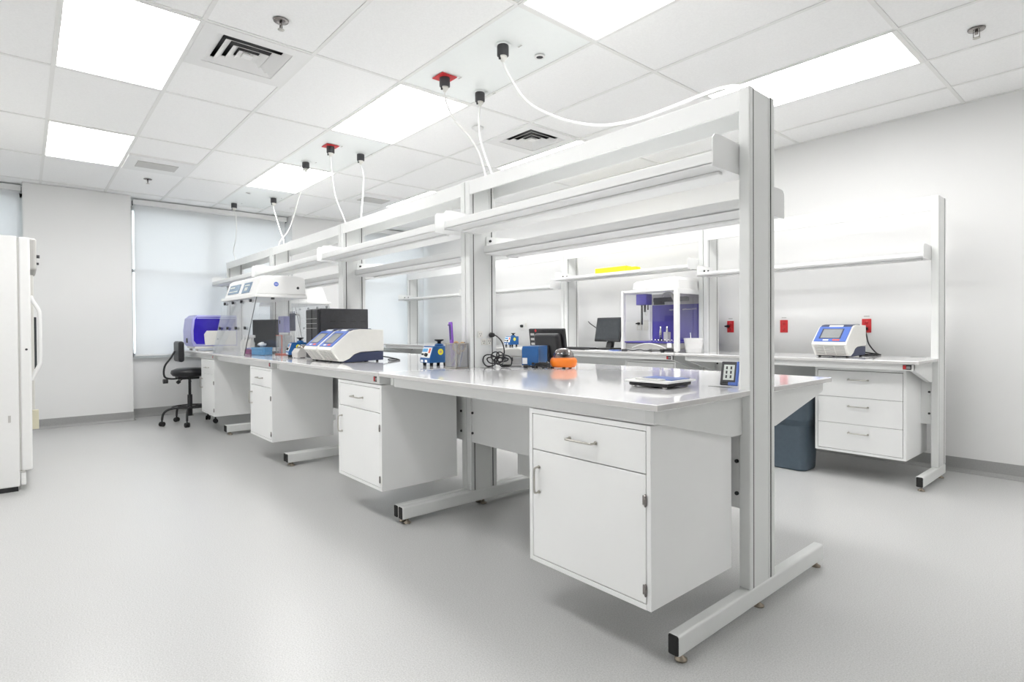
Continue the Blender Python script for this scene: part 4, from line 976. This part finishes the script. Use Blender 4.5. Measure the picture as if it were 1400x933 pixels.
t = thing('mini_centrifuge', 'small grey mini centrifuge between blue mixer and thermal cyclers', 'lab instrument', (-4.99, 1.88, ZW))
obj('base_housing', B().prism([(-.075, 0.006), (-.08, .05), (-.055, .085), (.055, .085), (.08, .05), (.075, .006)], 'x', -.07, .07, bev=.008), GREYP, t)
obj('dome_lid', B().lathe([(.055, .084), (.05, .105), (.03, .118), (0, .122)], n=20), DOME, t)
obj('rotor', B().lathe([(0, .085), (.035, .088), (.03, .10), (0, .104)], n=14), TAN, t)
# ------------------------------------------------------------------ purple windowed instrument at the far end
t = thing('sequencer', 'lilac and indigo windowed instrument at the far end of the island behind the chair', 'lab instrument', (-8.22, 1.86, ZW))
pr = [(-.24, .045), (-.265, .10), (-.27, .25), (-.25, .40), (-.20, .445), (.27, .445), (.28, .40), (.28, .045)]
obj('housing', B().prism(pr, 'x', -.23, .225, bev=.015, seg=3), LILAC, t)
obj('base_shell', B().box(-.20, .215, -.23, .27, .018, .05, bev=.008), OFFW, t)
win = [(-.205, .075), (-.235, .12), (-.238, .25), (-.222, .385), (-.20, .42), (.26, .42), (.26, .075)]
sw = obj('indigo_window', B().prism(win, 'x', .222, .230, bev=.002), mat('indigo_acrylic', (.035, .02, .42), .12, noise=.25, scale=6), t)
obj('lower_panel', B().prism([(-.11, .06), (-.12, .20), (-.09, .245), (.262, .245), (.262, .06)], 'x', .229, .240, bev=.004), OFFW, t)
obj('panel_latch', B().box(.240, .243, .03, .045, .13, .145), DGREY, t)
obj('trim_line', B().box(.2295, .232, -.20, .26, .400, .412), LILAC, t)
obj('handle_notch', B().box(-.03, .03, -.276, -.262, .09, .15, bev=.004), DGREY, t)
obj('instrument_feet', B().cyl((-.17, -.19, 0), (-.17, -.19, .02), .02).cyl((.17, -.19, 0), (.17, -.19, .02), .02).cyl((-.17, .22, 0), (-.17, .22, .02), .02).cyl((.17, .22, 0), (.17, .22, .02), .02), OFFW, t)
# ------------------------------------------------------------------ chair
t = thing('lab_chair', 'black upholstered swivel chair on castors at the far end of the island', 'chair', (-7.83, 1.54, 0), .02)
SH = .60
obj('seat', B().lathe([(0, SH-.02), (.12, SH-.02), (.19, SH-.005), (.215, SH+.03), (.205, SH+.065), (.15, SH+.085), (0, SH+.08)], n=28, sy=.95), VINYLB, t)
bk = B().box(-.15, .15, -.03, .03, SH+.17, SH+.42, bev=.028, seg=4)
for v in bk.bm.verts: v.co.y += -.13+.9*v.co.x**2*1.2
obj('backrest', bk, VINYLB, t)
obj('back_rod', B().tube([(0, -.10, SH-.03), (0, -.20, SH-.035), (0, -.27, SH-.0), (0, -.265, SH+.12), (0, -.20, SH+.22), (0, -.155, SH+.30)], .011, n=8), BLACK, t)
obj('seat_plate', B().box(-.09, .09, -.14, .09, SH-.045, SH+.002, bev=.006), BLACK, t)
b = B(); b.tube([(.08, -.02, SH-.03), (.18, -.04, SH-.05), (.20, -.04, SH-.055)], .006).cyl((.19, -.04, SH-.055), (.225, -.045, SH-.06), .016, n=10); obj('tilt_lever', b, BLACK, t)
b = B(); b.tube([(-.08, -.03, SH-.03), (-.15, -.08, SH-.08)], .006).cyl((-.145, -.08, SH-.08), (-.165, -.10, SH-.10), .022, n=10).cyl((0, -.285, SH-.06), (0, -.235, SH-.06), .028, n=12); obj('adjuster_knob', b, BLACK, t)
obj('gas_column', B().cyl((0, 0, .10), (0, 0, .36), .028, n=16).cyl((0, 0, .36), (0, 0, SH-.04), .016, n=14), BLACK, t)
for i in range(5):
    a = PI/2+.62+2*PI*i/5; ca, sa = math.cos(a), math.sin(a)
    lg = obj('base_leg', B().tube([(ca*.02, sa*.02, .20), (ca*.12, sa*.12, .205), (ca*.23, sa*.23, .195), (ca*.285, sa*.285, .15), (ca*.30, sa*.30, .075)], .013, n=8), BLACK, t)
    q = B(); R = Matrix.Translation((ca*.30, sa*.30, 0)) @ Matrix.Rotation(a+.5, 4, 'Z')
    q.cyl((0, -.024, .028), (0, -.006, .028), .028, n=16).cyl((0, .006, .028), (0, .024, .028), .028, n=16).cyl((0, -.008, .028), (0, .008, .028), .014, n=10).cyl((0, 0, .045), (0, 0, .085), .009, n=8); q.xf(R)
    obj('castor', q, RUBBER, lg)
n = 28; obj('foot_ring', B().tube([(.19*math.cos(2*PI*i/n), .19*math.sin(2*PI*i/n), .215) for i in range(n+1)], .009, n=8, sub=1), BLACK, t)
# ------------------------------------------------------------------ bin
t = thing('waste_bin', 'slate blue plastic waste bin on the floor behind the end post', 'bin', (-2.03, 4.78, 0))
def rr(hx, hy, r, n=6):
    P = []
    for cx, cy, a0 in ((hx-r, hy-r, 0), (-hx+r, hy-r, PI/2), (-hx+r, -hy+r, PI), (hx-r, -hy+r, 3*PI/2)):
        for i in range(n+1): a = a0+PI/2*i/n; P.append((cx+r*math.cos(a), cy+r*math.sin(a)))
    return P
b = B(); rings = []
for hx, hy, z in ((.185, .125, .004), (.19, .13, .02), (.202, .142, .405), (.216, .156, .415), (.218, .158, .58), (.226, .166, .585), (.226, .166, .60), (.212, .152, .60), (.185, .125, .03)):
    rings.append([b.bm.verts.new((x, y, z)) for x, y in rr(hx, hy, .06)])
fs = []
for A, C in zip(rings, rings[1:]):
    k = len(A); fs += [b.bm.faces.new((A[i], A[(i+1) % k], C[(i+1) % k], C[i])) for i in range(k)]
fs += [b.bm.faces.new(rings[0][::-1]), b.bm.faces.new(rings[-1])]
b._fin(fs, True); bin_o = obj('bin_body', b, BINM, t)
# ------------------------------------------------------------------ fridges at left
t = thing('laboratory_fridge', 'tall white fridge cut off by the left edge of the photo', 'fridge', (-5.36, -.035, 0))
obj('cabinet_body', B().box(-.72, 0, -.86, 0, .035, 1.835, bev=.006), WPLAS, t)
d = obj('door', B().box(-.715, .0, .008, .072, .145, 1.832, bev=.012, seg=3), WPLAS, t)
obj('door_handle', B().tube([(-.05, .07, 1.41), (-.05, .085, 1.37), (-.05, .115, 1.31), (-.05, .122, 1.24), (-.05, .122, .96), (-.05, .115, .90), (-.05, .085, .83), (-.05, .07, .79)], .013, n=10), WPLAS, d)
obj('door_gasket', B().box(-.70, -.004, .0, .009, .15, 1.825), GREYP, d)
obj('lock_button', B().cyl((.0, .045, 1.02), (.003, .045, 1.02), .008, n=10), DGREY, d)
obj('hinge_cover', B().box(-.06, .0, .004, .034, .04, .135, bev=.01), WPLAS, t)
obj('hinge_pin', B().box(-.02, .0, .004, .03, .135, .147), GREYP, t)
obj('foot', B().box(-.70, -.01, -.84, -.01, .0, .036), BLACK, t)
obj('side_catch', B().box(.0, .004, -.06, -.045, .50, .55, bev=.001), GREYP, t)
t = thing('incubator', 'grey fronted tall cabinet just behind the white fridge', 'incubator', (-6.16, .0, 0))
obj('cabinet_body', B().box(-.70, 0, -.85, .02, .04, 1.90, bev=.006), OFFW, t)
d = obj('door', B().box(-.69, -.005, .022, .062, .50, 1.62, bev=.004), OFFW, t)
obj('glass_front', B().box(-.64, -.02, .062, .078, .80, 1.27, bev=.003), SCREEN, d)
c_ = obj('control_head', B().box(-.69, 0, .02, .085, 1.66, 1.93, bev=.02, seg=3), GREYP, t)
obj('control_knobs', B().cyl((-.03, .085, 1.78), (-.03, .105, 1.78), .014, n=12).cyl((-.03, .085, 1.72), (-.03, .10, 1.72), .010, n=12), DGREY, c_)
obj('lower_handle', B().box(-.06, -.01, .022, .085, .33, .49, bev=.004), mat('cream_plastic', (.72, .68, .52), .45, noise=.03), t)
obj('foot', B().box(-.68, -.02, -.82, .0, 0, .042), BLACK, t)
